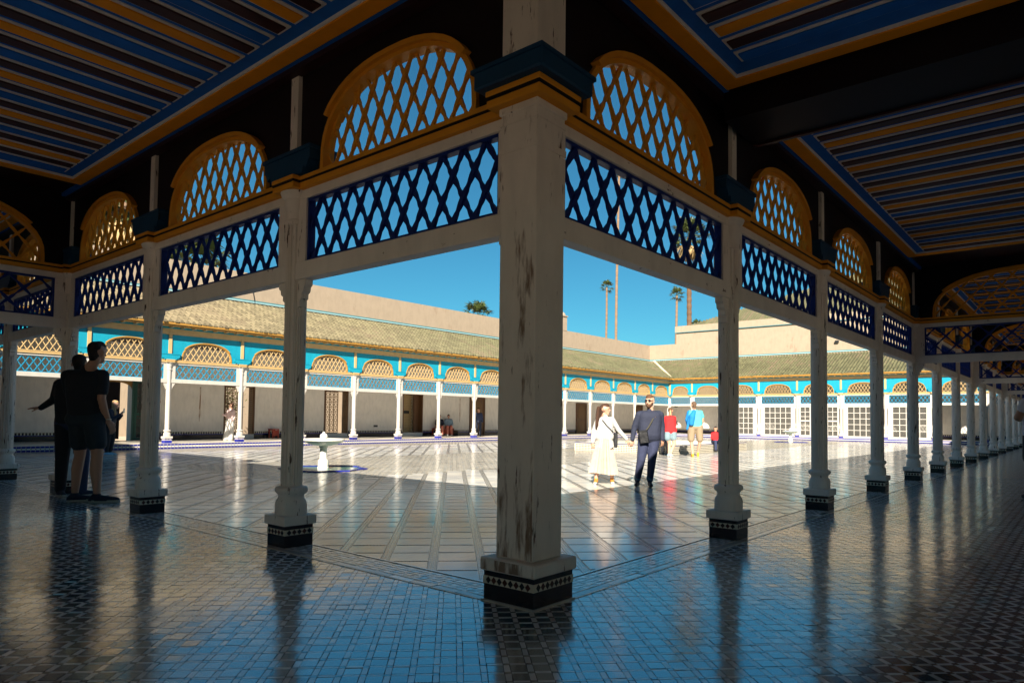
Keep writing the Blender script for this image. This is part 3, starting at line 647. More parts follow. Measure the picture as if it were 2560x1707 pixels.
bm_ = MB(); bm_.box(2.55, 3.22, -3.6, -0.131, 3.72, CZ + 0.019, 0).box(3.22, 3.262, -3.6, -0.131, 3.70, 3.76, 1); bm_.build('ceiling_beam', ['dark', 'maroon'], ceiling)
FILL_OPEN_L = [(-3.4, -2.35), (0.8, 1.9), (4.2, 5.3)]; FILL_OPEN_R = [(-3.3, -2.3), (1.0, 2.1), (5.0, 6.1), (12.8, 14.0), (18.3, 19.5), (23.8, 25.0), (29, 30.2)]  # added doorways out of view, letting outdoor light fill the near galleries
# shell of the near galleries: outer walls with the added doorways, roofs, the taller house behind
sh = MB()
def holes_wall(mb, axis, s0, s1, holes):
    s = s0
    for a, b in sorted(holes) + [(s1, s1)]:
        for p, q, za, zb in ((s, a, -0.25, 7.6), (a, b, 2.5, 7.6), (a, b, -0.25, -0.01)):
            if q - p > 1e-3: mb.box(*((NW - 0.4, NW, p, q, za, zb) if axis == 'y' else (p, q, NW - 0.4, NW, za, zb)))
        s = b
holes_wall(sh, 'y', NW - 0.4, YW, FILL_OPEN_L); holes_wall(sh, 'x', NW, XW, FILL_OPEN_R)
sh.build('outer_wall', 'wall', kind='structure')
# added roof out of view: keeps direct sun out of the added doorways
MB().box(NW - 4.6, NW - 0.41, NW - 4.6, 7.6, 2.80, 2.92).box(NW - 0.41, 40, NW - 4.6, NW - 0.41, 2.80, 2.92).build('added_shade_roof', 'wood', kind='structure')
def slope(mb, pts, th=0.1): mb.add([(*p,) for p in pts] + [(p[0], p[1], p[2] + th) for p in pts], [(0, 3, 2, 1), (4, 5, 6, 7), (0, 1, 5, 4), (1, 2, 6, 5), (2, 3, 7, 6), (3, 0, 4, 7)])
nr = MB(); EV = 0.45
slope(nr, [(EV, EV, 4.32), (EV, 24, 4.32), (NW, 24, 6.2), (NW, NW, 6.2)]); slope(nr, [(EV, EV, 4.32), (NW, NW, 6.2), (XW - 4, NW, 6.2), (XW - 4, EV, 4.32)])
nr.box(0.03, EV - 0.03, EV - 0.2, 24, 4.14, 4.30).box(EV - 0.2, XW - 4, 0.03, EV - 0.2, 4.14, 4.30)
nr.box(0.0, 0.09, -0.03, YF, 4.021, 4.3).box(0.09, XF, -0.03, 0.09, 4.021, 4.3)
nr.build('shaded_gallery_roof', 'roofcream', kind='structure')
hb = thing('tall_house', 'tall plain house rising behind the row of the two standing men', 'house', (NW - 0.45, 13, 0))
MB().box(-6, 0, -5.1, 5.1, 0, 8.6).build('wall', 'plaster', hb)

# ------------------------------------------------------------------ the sunlit galleries across the courtyard
DOORROW = 'in the sunlit row before the brown doors'; WINROW = 'in the sunlit row of the paned windows'
make_pier(False, 'sunlit square pier in the far corner where the two bright galleries meet', (XF, YF, 0), math.pi)
colf = make_column(False, False, f'first sunlit white column from the far corner {DOORROW}', (FX[16], YF, 0), math.pi); colf['group'] = 'columns of the sunlit galleries'; colf.scale = (1, 1, FZ)
n = len(FX) - 1
for i in range(n - 2, 0, -1): dup(colf, (FX[i], YF, 0), math.pi, f'{ORD[n - i]} sunlit white column from the far corner {DOORROW}')
m = len(FY) - 1
for i in range(m - 1, 0, -1): dup(colf, (XF, FY[i], 0), H2, f'{ORD[m - i]} sunlit white column from the far corner {WINROW}')
scf = make_screen(W0, False, False, f'first sunlit lattice screen from the far corner {DOORROW}', False); scf['group'] = 'lattice screens of the sunlit galleries'
w = FX[n] - FX[n - 1]; scf.location = ((FX[n] + FX[n - 1]) / 2, YF, 0); scf.rotation_euler = (0, 0, math.pi); scf.scale = (w / W0, 1, FZ)
for i in range(n - 1, 0, -1):
    w = FX[i] - FX[i - 1]; dup(scf, ((FX[i] + FX[i - 1]) / 2, YF, 0), math.pi, f'{ORD[n - i + 1]} sunlit lattice screen from the far corner {DOORROW}', scale=(w / W0, 1, FZ))
for i in range(m, 0, -1):
    w = FY[i] - FY[i - 1]; dup(scf, (XF, (FY[i] + FY[i - 1]) / 2, 0), H2, f'{ORD[m - i + 1]} sunlit lattice screen from the far corner {WINROW}', scale=(w / W0, 1, FZ))
def wall_with_holes(mb, s0, s1, z0, z1, holes, t0, t1, axis):
    """wall slab along s with rectangular holes (a,b,za,zb) that start at the floor or higher"""
    def bx(a, b, c, d):
        if b - a < 1e-4 or d - c < 1e-4: return
        mb.box(a, b, t0, t1, c, d) if axis == 'x' else mb.box(t0, t1, a, b, c, d)
    s = s0
    for a, b, za, zb in sorted(holes):
        bx(s, a, z0, z1); bx(a, b, z0, za); bx(a, b, zb, z1); s = b
    bx(s, s1, z0, z1)
DOORS = [(6.95, 8.28, -0.02, 2.46), (12.2, 13.7, 0.2, 2.45), (17.53, 19.02, 0.2, 2.45), (22.8, 24.34, 0.2, 2.45)]
def roof_tiles(name, s0, s1, run, t_e, t_w, z_e, z_w, valley, parent):
    """barrel tiles: rows of half round tiles stepping down the slope. run(s,t,z) -> world; valley(s) -> t where the row starts"""
    pitch = 0.21; V, F = [], []; nrow = int((s1 - s0) / pitch); tl = 0.36
    prof = [(-0.36, -0.01), (-0.32, 0.025), (-0.20, 0.070), (0.0, 0.092), (0.20, 0.070), (0.32, 0.025), (0.36, -0.01)]
    for i in range(nrow):
        s = s0 + (i + 0.5) * pitch; ta = valley(s); L = ta - t_w
        if L < 0.15: continue
        k = max(1, int(L / tl))
        for j in range(k):
            a = ta - j * L / k + (0.02 if j else RNG.normal(0.01, 0.012)); b = ta - (j + 1) * L / k; dx = RNG.normal(0, 0.006); up = 0.034 + RNG.normal(0, 0.006)
            o = len(V)
            for t, ex in ((a, up), (b, 0.0)):
                f = (t_e - t) / (t_e - t_w); zz = z_e + (z_w - z_e) * f + ex
                for q, h in prof: V.append(run(s + q * pitch + dx, t, zz + h * (1.06 if ex else 1)))
            for e in range(6): F.append((o + e, o + e + 1, o + 8 + e, o + 7 + e))
            F.append((o + 6, o + 5, o + 4, o + 3, o + 2, o + 1, o))
    me = bpy.data.meshes.new(name); me.from_pydata(V, [], F); me.materials.append(MT['roof']); me.update()
    return obj(name, me, parent, kind='stuff')
def far_gallery(label, run, s0, s1, wall_t, depth_wall, holes, axis, valley, eave_cut, sgn):
    """run maps local (s,t) (t towards the courtyard) to world"""
    g = thing('gallery_building', label, 'building'); q = lambda s, t, z: (*run(s, t), z)
    def lbox(mb, a, b, c, d, e, f, mi=0):
        P = [q(s, t, z) for z in (e, f) for s, t in ((a, c), (b, c), (b, d), (a, d))]
        mb.add(P, [(0, 3, 2, 1), (4, 5, 6, 7), (0, 1, 5, 4), (1, 2, 6, 5), (2, 3, 7, 6), (3, 0, 4, 7)], mi); return mb
    W = -wall_t
    mb = MB(); s = s0
    for a, b, za, zb in sorted(holes) + [(s1, s1, 0, 0)]:
        lbox(mb, s, a, W - 0.45, W, -0.2, 7.70)
        if b > a: lbox(mb, a, b, W - 0.45, W, zb, 7.70); lbox(mb, a, b, W - 0.45, W, -0.2, za)
        s = b
    wall = mb.build('back_wall', 'wall', g)
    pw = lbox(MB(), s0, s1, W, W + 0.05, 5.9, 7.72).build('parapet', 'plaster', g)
    lbox(lbox(MB(), s0, s1, W + 0.051, W + 0.10, 6.34, 6.40, 1), s0, s1, W + 0.051, W + 0.085, 6.40, 6.46, 0).build('parapet_stripe', ['stripe_teal', 'stripe_pale'], pw)
    ds = MB(); s = s0
    for a, b, za, zb in sorted(holes) + [(s1, s1, 0, 0)]:
        lbox(ds, s, a, W + 0.001, W + 0.03, 0.0, 0.20, 0); lbox(ds, s, a, W + 0.001, W + 0.026, 0.2, 0.235, 2); lbox(ds, s, a, W + 0.001, W + 0.022, 0.235, 0.345, 1)
        k = int((a - s) / 0.11)
        for i in range(k): lbox(ds, s + 0.11 * i + 0.02, s + 0.11 * i + 0.085, W + 0.022, W + 0.025, 0.237, 0.325, 0)
        s = b
    ds.build('tiled_dado', ['tile_black', 'tile_cream', 'blue_tile'], wall)
    lbox(MB(), s0, s1, W, -0.03, 3.98, 4.08).build('gallery_ceiling', 'darkred', g)
    c = MB(); lbox(c, s0, eave_cut, -0.03, 0.055, 4.062, 4.28, 0); lbox(c, s0, eave_cut - 0.05, 0.055, 0.085, 4.20, 4.275, 0); lbox(c, s0, eave_cut, 0.0, 0.14, 4.281, 4.34, 1)
    c.build('cornice', ['cream', 'turq'], g)
    e = MB(); lbox(e, s0, eave_cut - 0.1, 0.0, 0.44, 4.341, 4.40, 0); lbox(e, s0, eave_cut - 0.4, 0.36, 0.49, 4.401, 4.47, 0); lbox(e, s0, eave_cut - 0.3, 0.1, 0.36, 4.401, 4.44, 0)
    k = int((eave_cut - s0) / 0.42)
    for i in range(k): lbox(e, s0 + 0.42 * i, s0 + 0.42 * i + 0.07, 0.141, 0.40, 4.30, 4.340, 1)
    e.build('eave', ['amber_far', 'cream'], g)
    roof = MB()
    def sl(t): return 4.46 + (6.24 - 4.46) * (0.50 - t) / (0.50 - W)
    a, b = s0, s1
    P = [q(a, 0.46, sl(0.46)), q(eave_cut - 0.46 * sgn, 0.46, sl(0.46)), q(eave_cut - W, W, sl(W)), q(a, W, sl(W))]
    roof.add(P + [(x, y, z - 0.05) for x, y, z in P], [(0, 1, 2, 3), (7, 6, 5, 4), (0, 4, 5, 1), (1, 5, 6, 2), (2, 6, 7, 3), (3, 7, 4, 0)])
    rf = roof.build('roof', 'roofgreen', g)
    roof_tiles('roof_tiles', s0, s1, lambda s, t, z: (*run(s, t), z), 0.50, W, 4.46, 6.24, valley, rf)
    return g, lbox
gy, ly = far_gallery('long sunlit gallery building with cream parapet, green tiled roof and brown doors', lambda s, t: (s, YF - t), NW, XW, YW - YF, 0, DOORS, 'x', lambda s: min(0.50, XF - s + 0.02), XF, 1)
gx, lx = far_gallery('sunlit end gallery building with tiled roof and white paned windows', lambda s, t: (XF - t, s), NW, YW, XW - XF, 0, [], 'y', lambda s: min(0.50, YF - s + 0.02), YF, 1)
# valley ridge in the far corner, end block with its own parapet and pyramid roof
MB().tube([(XF - 0.45, YF - 0.45, 4.50), (XW - 0.1, YW - 0.5, 6.30)], 0.09, 6).build('roof_valley', 'roofcream', gx)
blk = thing('end_pavilion', 'raised cream block with green pyramid roof above the paned window gallery', 'building', (XW, 12, 0))
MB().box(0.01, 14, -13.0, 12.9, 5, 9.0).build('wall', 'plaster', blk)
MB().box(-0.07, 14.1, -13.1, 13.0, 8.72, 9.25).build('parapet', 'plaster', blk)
MB().box(-0.10, 0, -13.1, 13.02, 8.66, 8.715).build('parapet_stripe', 'stripe_teal', blk)
pv = []; 
for i in range(64):
    y = -12.2 + 24.4 * i / 63; L = 6.6 * (1 - abs(y) / 12.2)
    pv.append((y, L))
tv, tf = [], []
for i in range(110):
    y = -12.0 + 24.0 * i / 109; L = 6.8 * (1 - abs(y) / 12.2); h = 0.62
    if L < 0.2: continue
    o = len(tv); wq = 0.11
    for x, z in ((0.45, 9.25), (0.45 + L, 9.25 + L * h)):
        for a, dz in ((-wq, 0), (-wq * 0.5, 0.07), (0, 0.10), (wq * 0.5, 0.07), (wq, 0)): tv.append((x, y + a, z + dz))
    tf += [(o + e, o + e + 1, o + 6 + e, o + 5 + e) for e in range(4)] + [(o + 4, o + 3, o + 2, o + 1, o)]
me = bpy.data.meshes.new('roof_tiles'); me.from_pydata(tv, [], tf); me.materials.append(MT['roof']); me.update()
rfp = MB().add([(0.45, -12.2, 9.24), (0.45, 12.2, 9.24), (7.25, 0, 13.45), (13.8, 0, 9.24)], [(0, 1, 2), (0, 2, 3), (1, 3, 2), (0, 3, 1)]).build('roof', 'roof', blk)
obj('roof_tiles', me, rfp, kind='stuff')
chm = thing('chimney', 'small capped cream chimney on the long parapet beside the corner pier', 'chimney', (38.45, YW + 0.2, 7.70))
MB().box(-0.27, 0.27, -0.27, 0.27, 0, 1.05).box(-0.33, 0.33, -0.33, 0.33, 1.05, 1.13).build('stack', 'plaster', chm); MB().lathe([(0.28, 1.13), (0.24, 1.28), (0.1, 1.4), (0.03, 1.48)], 10).build('cap', 'plaster', chm)
chm2 = MB().tube([(13.25, YW + 0.02 - 0.08, 7.6), (13.4, YW - 0.09, 6.9), (13.55, YW - 0.10, 6.2)], 0.012, 5).build('cable', 'blackiron'); tag(chm2, 'thin black cable hanging down the long cream parapet', 'cable')
fl = thing('floodlight', 'small black floodlight on the cream wall above the paned windows', 'lamp', (XW - 0.12, 11.8, 7.1))
MB().box(-0.1, 0.02, -0.13, 0.13, -0.08, 0.08).build('lamp_head', 'blackiron', fl); MB().box(0.02, 0.12, -0.02, 0.02, -0.02, 0.02).build('arm', 'blackiron', fl)

# ------------------------------------------------------------------ doors, grilles, windows
def grille(mb, x0, x1, z0, z1, y):
    n = 4; 
    for i in range(n + 1):
        x = x0 + (x1 - x0) * i / n; mb.box(x - 0.020, x + 0.020, y - 0.012, y + 0.012, z0, z1)
    k = int((z1 - z0) / ((x1 - x0) / n)); 
    for j in range(k + 1):
        zz = z0 + (z1 - z0) * j / k; mb.box(x0, x1, y - 0.010, y + 0.010, zz - 0.018, zz + 0.018)
    for i in range(n):
        for j in range(k):
            cx = x0 + (x1 - x0) * (i + .5) / n; cz = z0 + (z1 - z0) * (j + .5) / k; r = (x1 - x0) / n * 0.30
            pts = [(cx + r * math.cos(a), y, cz + r * math.sin(a)) for a in np.linspace(0, 2 * math.pi, 11)]; mb.tube(pts, 0.018, 4)
for (a, b, za, zb), lab in zip(DOORS[1:3], ('bronze grille doorway full of garden leaves behind the sunlit columns', 'bronze grille doorway with bright garden wall showing through')):
    d = thing('grille_door', lab, 'doorway', ((a + b) / 2, YW, 0)); hw_ = (b - a) / 2
    MB().box(-hw_, -hw_ + 0.07, -0.02, 0.44, za, zb).box(hw_ - 0.07, hw_, -0.02, 0.44, za, zb).box(-hw_ + 0.07, hw_ - 0.07, -0.02, 0.44, zb - 0.07, zb).build('frame', 'wood', d)
    gm = MB(); grille(gm, -hw_ + 0.09, hw_ * 0.45, za + 0.02, zb - 0.09, 0.35); gm.build('grille', 'iron', d)
    gm = MB(); grille(gm, 0, 0.40, za + 0.02, zb - 0.09, 0); 
    lf = gm.build('open_leaf', 'iron', d); lf.location = (hw_ - 0.09, 0.30, 0); lf.rotation_euler = (0, 0, math.radians(-100))
d = thing('recessed_doorway', 'deep doorway with tan brick inside and a folded wooden leaf', 'doorway', (23.57, YW, 0))
MB().box(-0.77, -0.71, -0.02, 0.44, 0.2, 2.45).box(0.71, 0.77, -0.02, 0.44, 0.2, 2.45).box(-0.71, 0.71, -0.02, 0.44, 2.39, 2.45).build('frame', 'wood', d)
bk = MB().box(-0.9, 0.9, 0.60, 0.65, 0, 2.6).build('brick_infill', 'roofcream', d)
brk = MB(); 
for j in range(24):
    for i in range(9):
        x = -0.72 + 0.17 * i + (0.085 if j % 2 else 0)
        if x + 0.155 < 0.5: brk.box(x, x + 0.155, 0.585 + RNG.normal(0, .003), 0.60, 0.22 + j * 0.092, 0.30 + j * 0.092)
brk.build('bricks', 'cream', bk, kind='stuff')
MB().box(0.30, 0.70, 0.28, 0.33, 0.2, 2.38).box(0.34, 0.66, 0.26, 0.28, 0.3, 1.1).box(0.34, 0.66, 0.26, 0.28, 1.25, 2.2).build('wooden_leaf', 'wood', d)
MB().box(-0.20, 0.20, 0.555, 0.583, 1.30, 1.46).build('plate', 'blackiron', d)
def wood_door(x, w, h, lab, t=YW, ax='x', rot=0.0):
    d = thing('wooden_door', lab, 'door', (x, t, 0) if ax == 'x' else (t, x, 0), rot)
    MB().box(-w / 2, w / 2, -0.04, 0.0, 0, h).build('leaf', 'wood', d)
    MB().box(-w / 2 - 0.07, -w / 2, -0.09, 0, 0, h + 0.07).box(w / 2, w / 2 + 0.07, -0.09, 0, 0, h + 0.07).box(-w / 2, w / 2, -0.09, 0, h, h + 0.07).build('frame', 'wood', d)
    p = MB(); a = w * 0.33; r = []
    arch = [(-a, 1.15), (a, 1.15)] + [(a * math.cos(q), h - 0.15 - a * 0.8 + a * 0.8 * math.sin(q)) for q in np.linspace(0, math.pi, 9)]
    p.prism(arch, -0.065, -0.041); p.box(-a, a, -0.065, -0.041, 0.15, 0.95); p.build('panel', 'iron', d); MB().lathe([(0.02, 0), (0.03, 0.03), (0.0, 0.05)], 8).build('handle', 'blackiron', d).location = (w * 0.36, -0.09, 1.05)
wood_door(29.0, 1.25, 2.33, 'brown panelled wooden door beside the pair seated on the red bench')
wood_door(40.75, 1.25, 2.25, 'brown wooden door with arched panel behind the walking woman')
wood_door(49.5, 1.2, 2.35, 'plain dark wooden door in the far corner behind the man in navy')
# green doorway at the shaded end
a, b = 6.95, 8.28; d = thing('green_doorway', 'dark doorway with green frame, golden tympanum and glazed open leaf', 'doorway', ((a + b) / 2, YW, 0)); hw_ = (b - a) / 2
MB().box(-hw_ - 0.1, -hw_, -0.06, 0.0, 0, 2.5).box(hw_, hw_ + 0.1, -0.06, 0, 0, 2.5).box(-hw_ - 0.1, hw_ + 0.1, -0.06, 0, 2.501, 2.6).build('frame', 'green', d)
ty = MB(); pts = [(-hw_, 2.46)] + [(hw_ * math.cos(q), 2.10 + 0.27 * math.sin(q)) for q in np.linspace(math.pi, 0, 13)] + [(hw_, 2.46)]; ty.prism(pts, 0.02, 0.06); ty.build('tympanum', 'amber_far', d)
MB().box(-0.8, 0.8, 1.6, 1.65, 0, 2.6).build('dark_back', 'dark', d)
lf = thing('x', None, None); bpy.data.objects.remove(lf)
def leaf(w, h, name, mat, parent, loc, rz):
    mb = MB(); mb.box(0, 0.07, -0.02, 0.02, 0.02, h).box(w - 0.07, w, -0.02, 0.02, 0.02, h)
    for z0, z1 in ((0.02, 0.10), (h * 0.42, h * 0.47), (h - 0.08, h)): mb.box(0.07, w - 0.07, -0.02, 0.02, z0, z1)
    o = mb.build(name, mat, parent); o.location = loc; o.rotation_euler = (0, 0, rz)
    mb = MB()
    for i in range(1, 3): mb.box(0.07 + (w - 0.14) * i / 3 - 0.012, 0.07 + (w - 0.14) * i / 3 + 0.012, -0.012, 0.012, 0.1, h - 0.08)
    for j in range(1, 8): mb.box(0.07, w - 0.07, -0.010, 0.010, h * j / 8 - 0.012, h * j / 8 + 0.012)
    mb.build('muntins', mat, o); MB().box(0.07, w - 0.07, -0.004, 0.004, 0.1, h - 0.08).build('pane', GLASS, o); return o
gm_, t_, b_ = newmat('window_glass'); b_.inputs['Base Color'].default_value = (0.10, 0.095, 0.085, 1); b_.inputs['Roughness'].default_value = 0.06; b_.inputs['Alpha'].default_value = 0.6; GLASS = gm_; MT['glass'] = gm_
leaf(0.66, 2.42, 'open_leaf', 'green', d, (hw_ + 0.09, -0.08, 0), math.radians(-18))
rail = MB(); 
for z_ in (1.0, 1.35, 1.7, 2.05, 2.3): rail.tube([(hw_ + 0.12, -0.45, z_), (hw_ + 0.75, -0.62, z_)], 0.014, 5)
for x_ in (0.14, 0.42, 0.74): rail.tube([(hw_ + x_, -0.45 - 0.27 * (x_ - .12), 0.98), (hw_ + x_, -0.45 - 0.27 * (x_ - .12), 2.34)], 0.014, 5)
rail.build('iron_rack', 'blackiron', d)
# paned windows filling five bays of the end gallery
def pane_window(y0, y1, door, lab):
    yc = (y0 + y1) / 2; W_ = (y1 - y0) - 0.28; d = thing('paned_window', lab, 'window', (XF - 0.01, yc, 0), H2, 'white paned windows of the end gallery')
    h = 2.235; fr = MB(); z0 = 0.02
    if not door:
        sw = 0.30; fr.box(-W_ / 2, -W_ / 2 + sw, -0.05, 0.05, z0, h).box(W_ / 2 - sw, W_ / 2, -0.05, 0.05, z0, h).box(-W_ / 2 + sw, W_ / 2 - sw, -0.05, 0.05, z0, 0.16).box(-W_ / 2 + sw, W_ / 2 - sw, -0.05, 0.05, h - 0.10, h)
        fields = [(-W_ / 2 + sw, W_ / 2 - sw, 5, 5)]
    else:
        sw = 0.10; q = W_ * 0.27
        fr.box(-W_ / 2, -W_ / 2 + sw, -0.05, 0.05, z0, h).box(W_ / 2 - sw, W_ / 2, -0.05, 0.05, z0, h).box(-W_ / 2 + sw, W_ / 2 - sw, -0.05, 0.05, h - 0.10, h)
        for s in (-1, 1):
            a_, b_ = sorted((s * (W_ / 2 - sw), s * (W_ / 2 - q))); fr.box(a_, b_, -0.05, 0.05, z0, 0.16); c_, e_ = sorted((s * (W_ / 2 - q), s * (W_ / 2 - q - 0.08))); fr.box(c_, e_, -0.05, 0.05, z0, h - 0.10)
            fr.box(a_, b_, -0.045, 0.045, 1.12, 1.22)
        fields = [(-W_ / 2 + sw, -W_ / 2 + q, 2, 6), (W_ / 2 - q, W_ / 2 - sw, 2, 6)]
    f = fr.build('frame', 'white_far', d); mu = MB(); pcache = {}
    for a_, b_, nx, nz in fields:
        za, zb = 0.16, h - 0.10
        for i in range(1, nx): x = a_ + (b_ - a_) * i / nx; mu.box(x - 0.02, x + 0.02, -0.03, 0.03, za, zb)
        for j in range(1, nz): zz = za + (zb - za) * j / nz; mu.box(a_, b_, -0.028, 0.028, zz - 0.02, zz + 0.02)
        pw_, ph_ = (b_ - a_) / nx, (zb - za) / nz; pm = MB().box(-pw_ / 2, pw_ / 2, -0.003, 0.003, -ph_ / 2, ph_ / 2).mesh('pane', GLASS)
        for i in range(nx):
            for j in range(nz): obj('pane', pm, f, (a_ + pw_ * (i + .5), 0, za + ph_ * (j + .5)))
    mu.build('muntins', 'white_far', f)
    return d
for k, (i, door) in enumerate(((6, False), (5, False), (4, True), (3, False), (2, False))):
    pane_window(FY[i], FY[i + 1], door, f'white frame of narrow side panes round the open middle bay of the end gallery' if door else f'{ORD[k + 1]} white paned window bay from the far corner in the end gallery')
    # near-black sheet on the back wall, painted as an unlit opening
MB().box(XW - 0.03, XW - 0.005, 9.0, 11.5, 0.0, 2.3).build('dark_opening_sheet', 'dark', gx)
gs = thing('exit_sign', 'small green sign on the wall behind the person in red', 'sign', (XW - 0.02, 24.9, 2.33)); MB().box(-0.02, 0, -0.14, 0.14, -0.10, 0.10).build('plate', 'green', gs); MB().box(-0.024, -0.0205, -0.09, 0.0, -0.05, 0.05).build('symbol', 'tile_cream', gs)
for x_, lab in ((9.25, 'small socket plate on the white wall near the raised arms'), (20.86, 'small dark double socket on the white wall between grille and brick doorways')):
    o_ = thing('socket', lab, 'socket', (x_, YW, 0.58)); MB().box(-0.13, 0.0, -0.02, 0, -0.05, 0.05).build('plate', 'tile_cream' if x_ < 10 else 'blackiron', o_); MB().box(0.01, 0.13, -0.03, 0, -0.05, 0.05).build('box', 'blackiron', o_)
for x_, lab, h_ in ((11.1, 'long brown rust stain down the white wall left of the leafy grille', 1.55), (27.45, 'brown rust stain down the white wall beside the panelled door', 1.5)):
    mb = MB(); st_ = [(x_ - 0.03, 2.3), (x_ + 0.035, 2.3), (x_ + 0.03, 1.6), (x_ + 0.04, 1.1), (x_ - 0.01, 2.3 - h_), (x_ - 0.04, 1.0), (x_ - 0.02, 1.7)]
    mb.prism(st_, YW - 0.003, YW - 0.001); o_ = mb.build('rust_stain', painted('rust_stain_paint', (0.30, 0.16, 0.07), 0.5, (0.55, 0.45, 0.36)), None); tag(o_, lab, 'stain')
# garden beyond the grille doors
gw = thing('garden_wall', 'bright garden wall seen through the grille doorways', 'wall', (16, 41.5, 0)); MB().box(-14, 14, 0, 0.3, -0.26, 5.0).build('wall', 'plaster', gw)

# ------------------------------------------------------------------ fountains, pool
def fountain(x, y, lab):
    f = thing('fountain', lab, 'fountain', (x, y, -STEP), 0, 'marble basin fountains of the courtyard')
    MB().lathe([(0.135, 0), (0.135, 0.05), (0.125, 0.06), (0.125, 0.20), (0.10, 0.23), (0.085, 0.25), (0.085, 0.50), (0.10, 0.52), (0.105, 0.54), (0.105, 0.56)], 24).build('pedestal', 'stone', f, smooth=True)
    fl = lambda a, z: 1 + 0.06 * abs(math.cos(a * 14)) * (1 if z < 0.70 else 0.35)
    MB().lathe([(0.10, 0.555), (0.17, 0.565), (0.30, 0.595), (0.40, 0.64), (0.455, 0.685), (0.475, 0.69), (0.48, 0.725), (0.45, 0.735), (0.36, 0.70), (0.12, 0.66)], 84, fn=fl).build('basin', 'stone', f, smooth=True)
    MB().lathe([(0.05, 0.66), (0.06, 0.72), (0.085, 0.745), (0.092, 0.80), (0.07, 0.84), (0.035, 0.86), (0.03, 0.875), (0.012, 0.90)], 16).build('knob', 'stone', f, smooth=True)
    # star shaped sunken pool round the foot: cobalt rim and water
    n = 16; st = [( (1.06 if i % 2 == 0 else 0.92) * math.cos(2 * math.pi * i / n), (1.06 if i % 2 == 0 else 0.92) * math.sin(2 * math.pi * i / n)) for i in range(n)]
    rm = MB()
    for i in range(n):
        a, b = st[i], st[(i + 1) % n]; k = 0.93
        rm.add([(a[0], a[1], 0.004), (b[0], b[1], 0.004), (b[0] * k, b[1] * k, 0.004), (a[0] * k, a[1] * k, 0.004), (a[0], a[1], 0.03), (b[0], b[1], 0.03), (b[0] * k, b[1] * k, 0.03), (a[0] * k, a[1] * k, 0.03)], [(0, 3, 2, 1), (4, 5, 6, 7), (0, 1, 5, 4), (2, 3, 7, 6)])
    rm.build('pool_rim', 'blue_tile', f); MB().prism([(a * 0.935, b * 0.935) for a, b in st], 0.0045, 0.012, plane='xy').build('water', 'water', f)
    return f
fountain(6.58, 11.62, 'white marble basin fountain in the near half of the courtyard, half in shade')
fountain(41.1, 11.87, 'far white marble basin fountain in front of the paned windows')
pool = thing('pool', 'low square pool clad in black and white chequered tiles mid courtyard', 'pool', (24.2, 11.75, -STEP))
a, b, hh = 3.70, 2.20, 0.315
pw = MB()
for x0, x1, y0, y1 in ((-a, a, -b, -b + 0.32), (-a, a, b - 0.32, b), (-a, -a + 0.32, -b + 0.32, b - 0.32), (a - 0.32, a, -b + 0.32, b - 0.32)): pw.box(x0, x1, y0, y1, 0, hh)
pw = pw.build('pool_wall', 'tile_cream', pool)
dt = MB(); p = 0.075
for i in range(int(2 * b / p)):
    for j in range(4): y0 = -b + i * p + 0.02; z0 = 0.018 + j * 0.068; dt.box(-a - 0.003, -a, y0, y0 + 0.042, z0, z0 + 0.042)
for i in range(int(2 * a / p)):
    for j in range(4): x0 = -a + i * p + 0.02; z0 = 0.018 + j * 0.068; dt.box(x0, x0 + 0.042, -b - 0.003, -b, z0, z0 + 0.042)
dt.build('chequer_tiles', 'tile_black', pw, kind='stuff')
MB().box(-a - 0.008, a + 0.008, -b - 0.008, -b + 0.01, hh - 0.02, hh + 0.004).box(-a - 0.008, -a + 0.01, -b + 0.01, b, hh - 0.02, hh + 0.004).build('cobalt_rim', 'blue_tile', pw)
MB().box(-a + 0.32, a - 0.32, -b + 0.32, b - 0.32, 0.0, 0.20).build('water', 'water', pool)
MB().lathe([(0.16, 0.2), (0.14, 0.26), (0.07, 0.30), (0.07, 0.36), (0.42, 0.42), (0.5, 0.47), (0.46, 0.475), (0.1, 0.44)], 24).build('spout_basin', 'stone', pool, smooth=True)
# benches in the far gallery
for x_, w_, lab in ((14.55, 0.36, 'small red wooden stool by the far white wall'), (25.75, 1.5, 'red wooden bench under the two seated people')):
    be = thing('bench' if w_ > 1 else 'stool', lab, 'bench' if w_ > 1 else 'stool', (x_, YW - 0.28, 0))
    MB().bbox(-w_ / 2, w_ / 2, -0.2, 0.2, 0.40, 0.45).build('seat', 'red', be)
    for sx in (-1, 1):
        for sy in (-1, 1): MB().box(sx * (w_ / 2 - 0.04) - 0.025, sx * (w_ / 2 - 0.04) + 0.025, sy * 0.16 - 0.025, sy * 0.16 + 0.025, 0.0, 0.40).build('leg', 'red', be)
    MB().box(-w_ / 2 + 0.06, w_ / 2 - 0.06, -0.17, -0.15, 0.12, 0.38).build('apron', 'red', be)

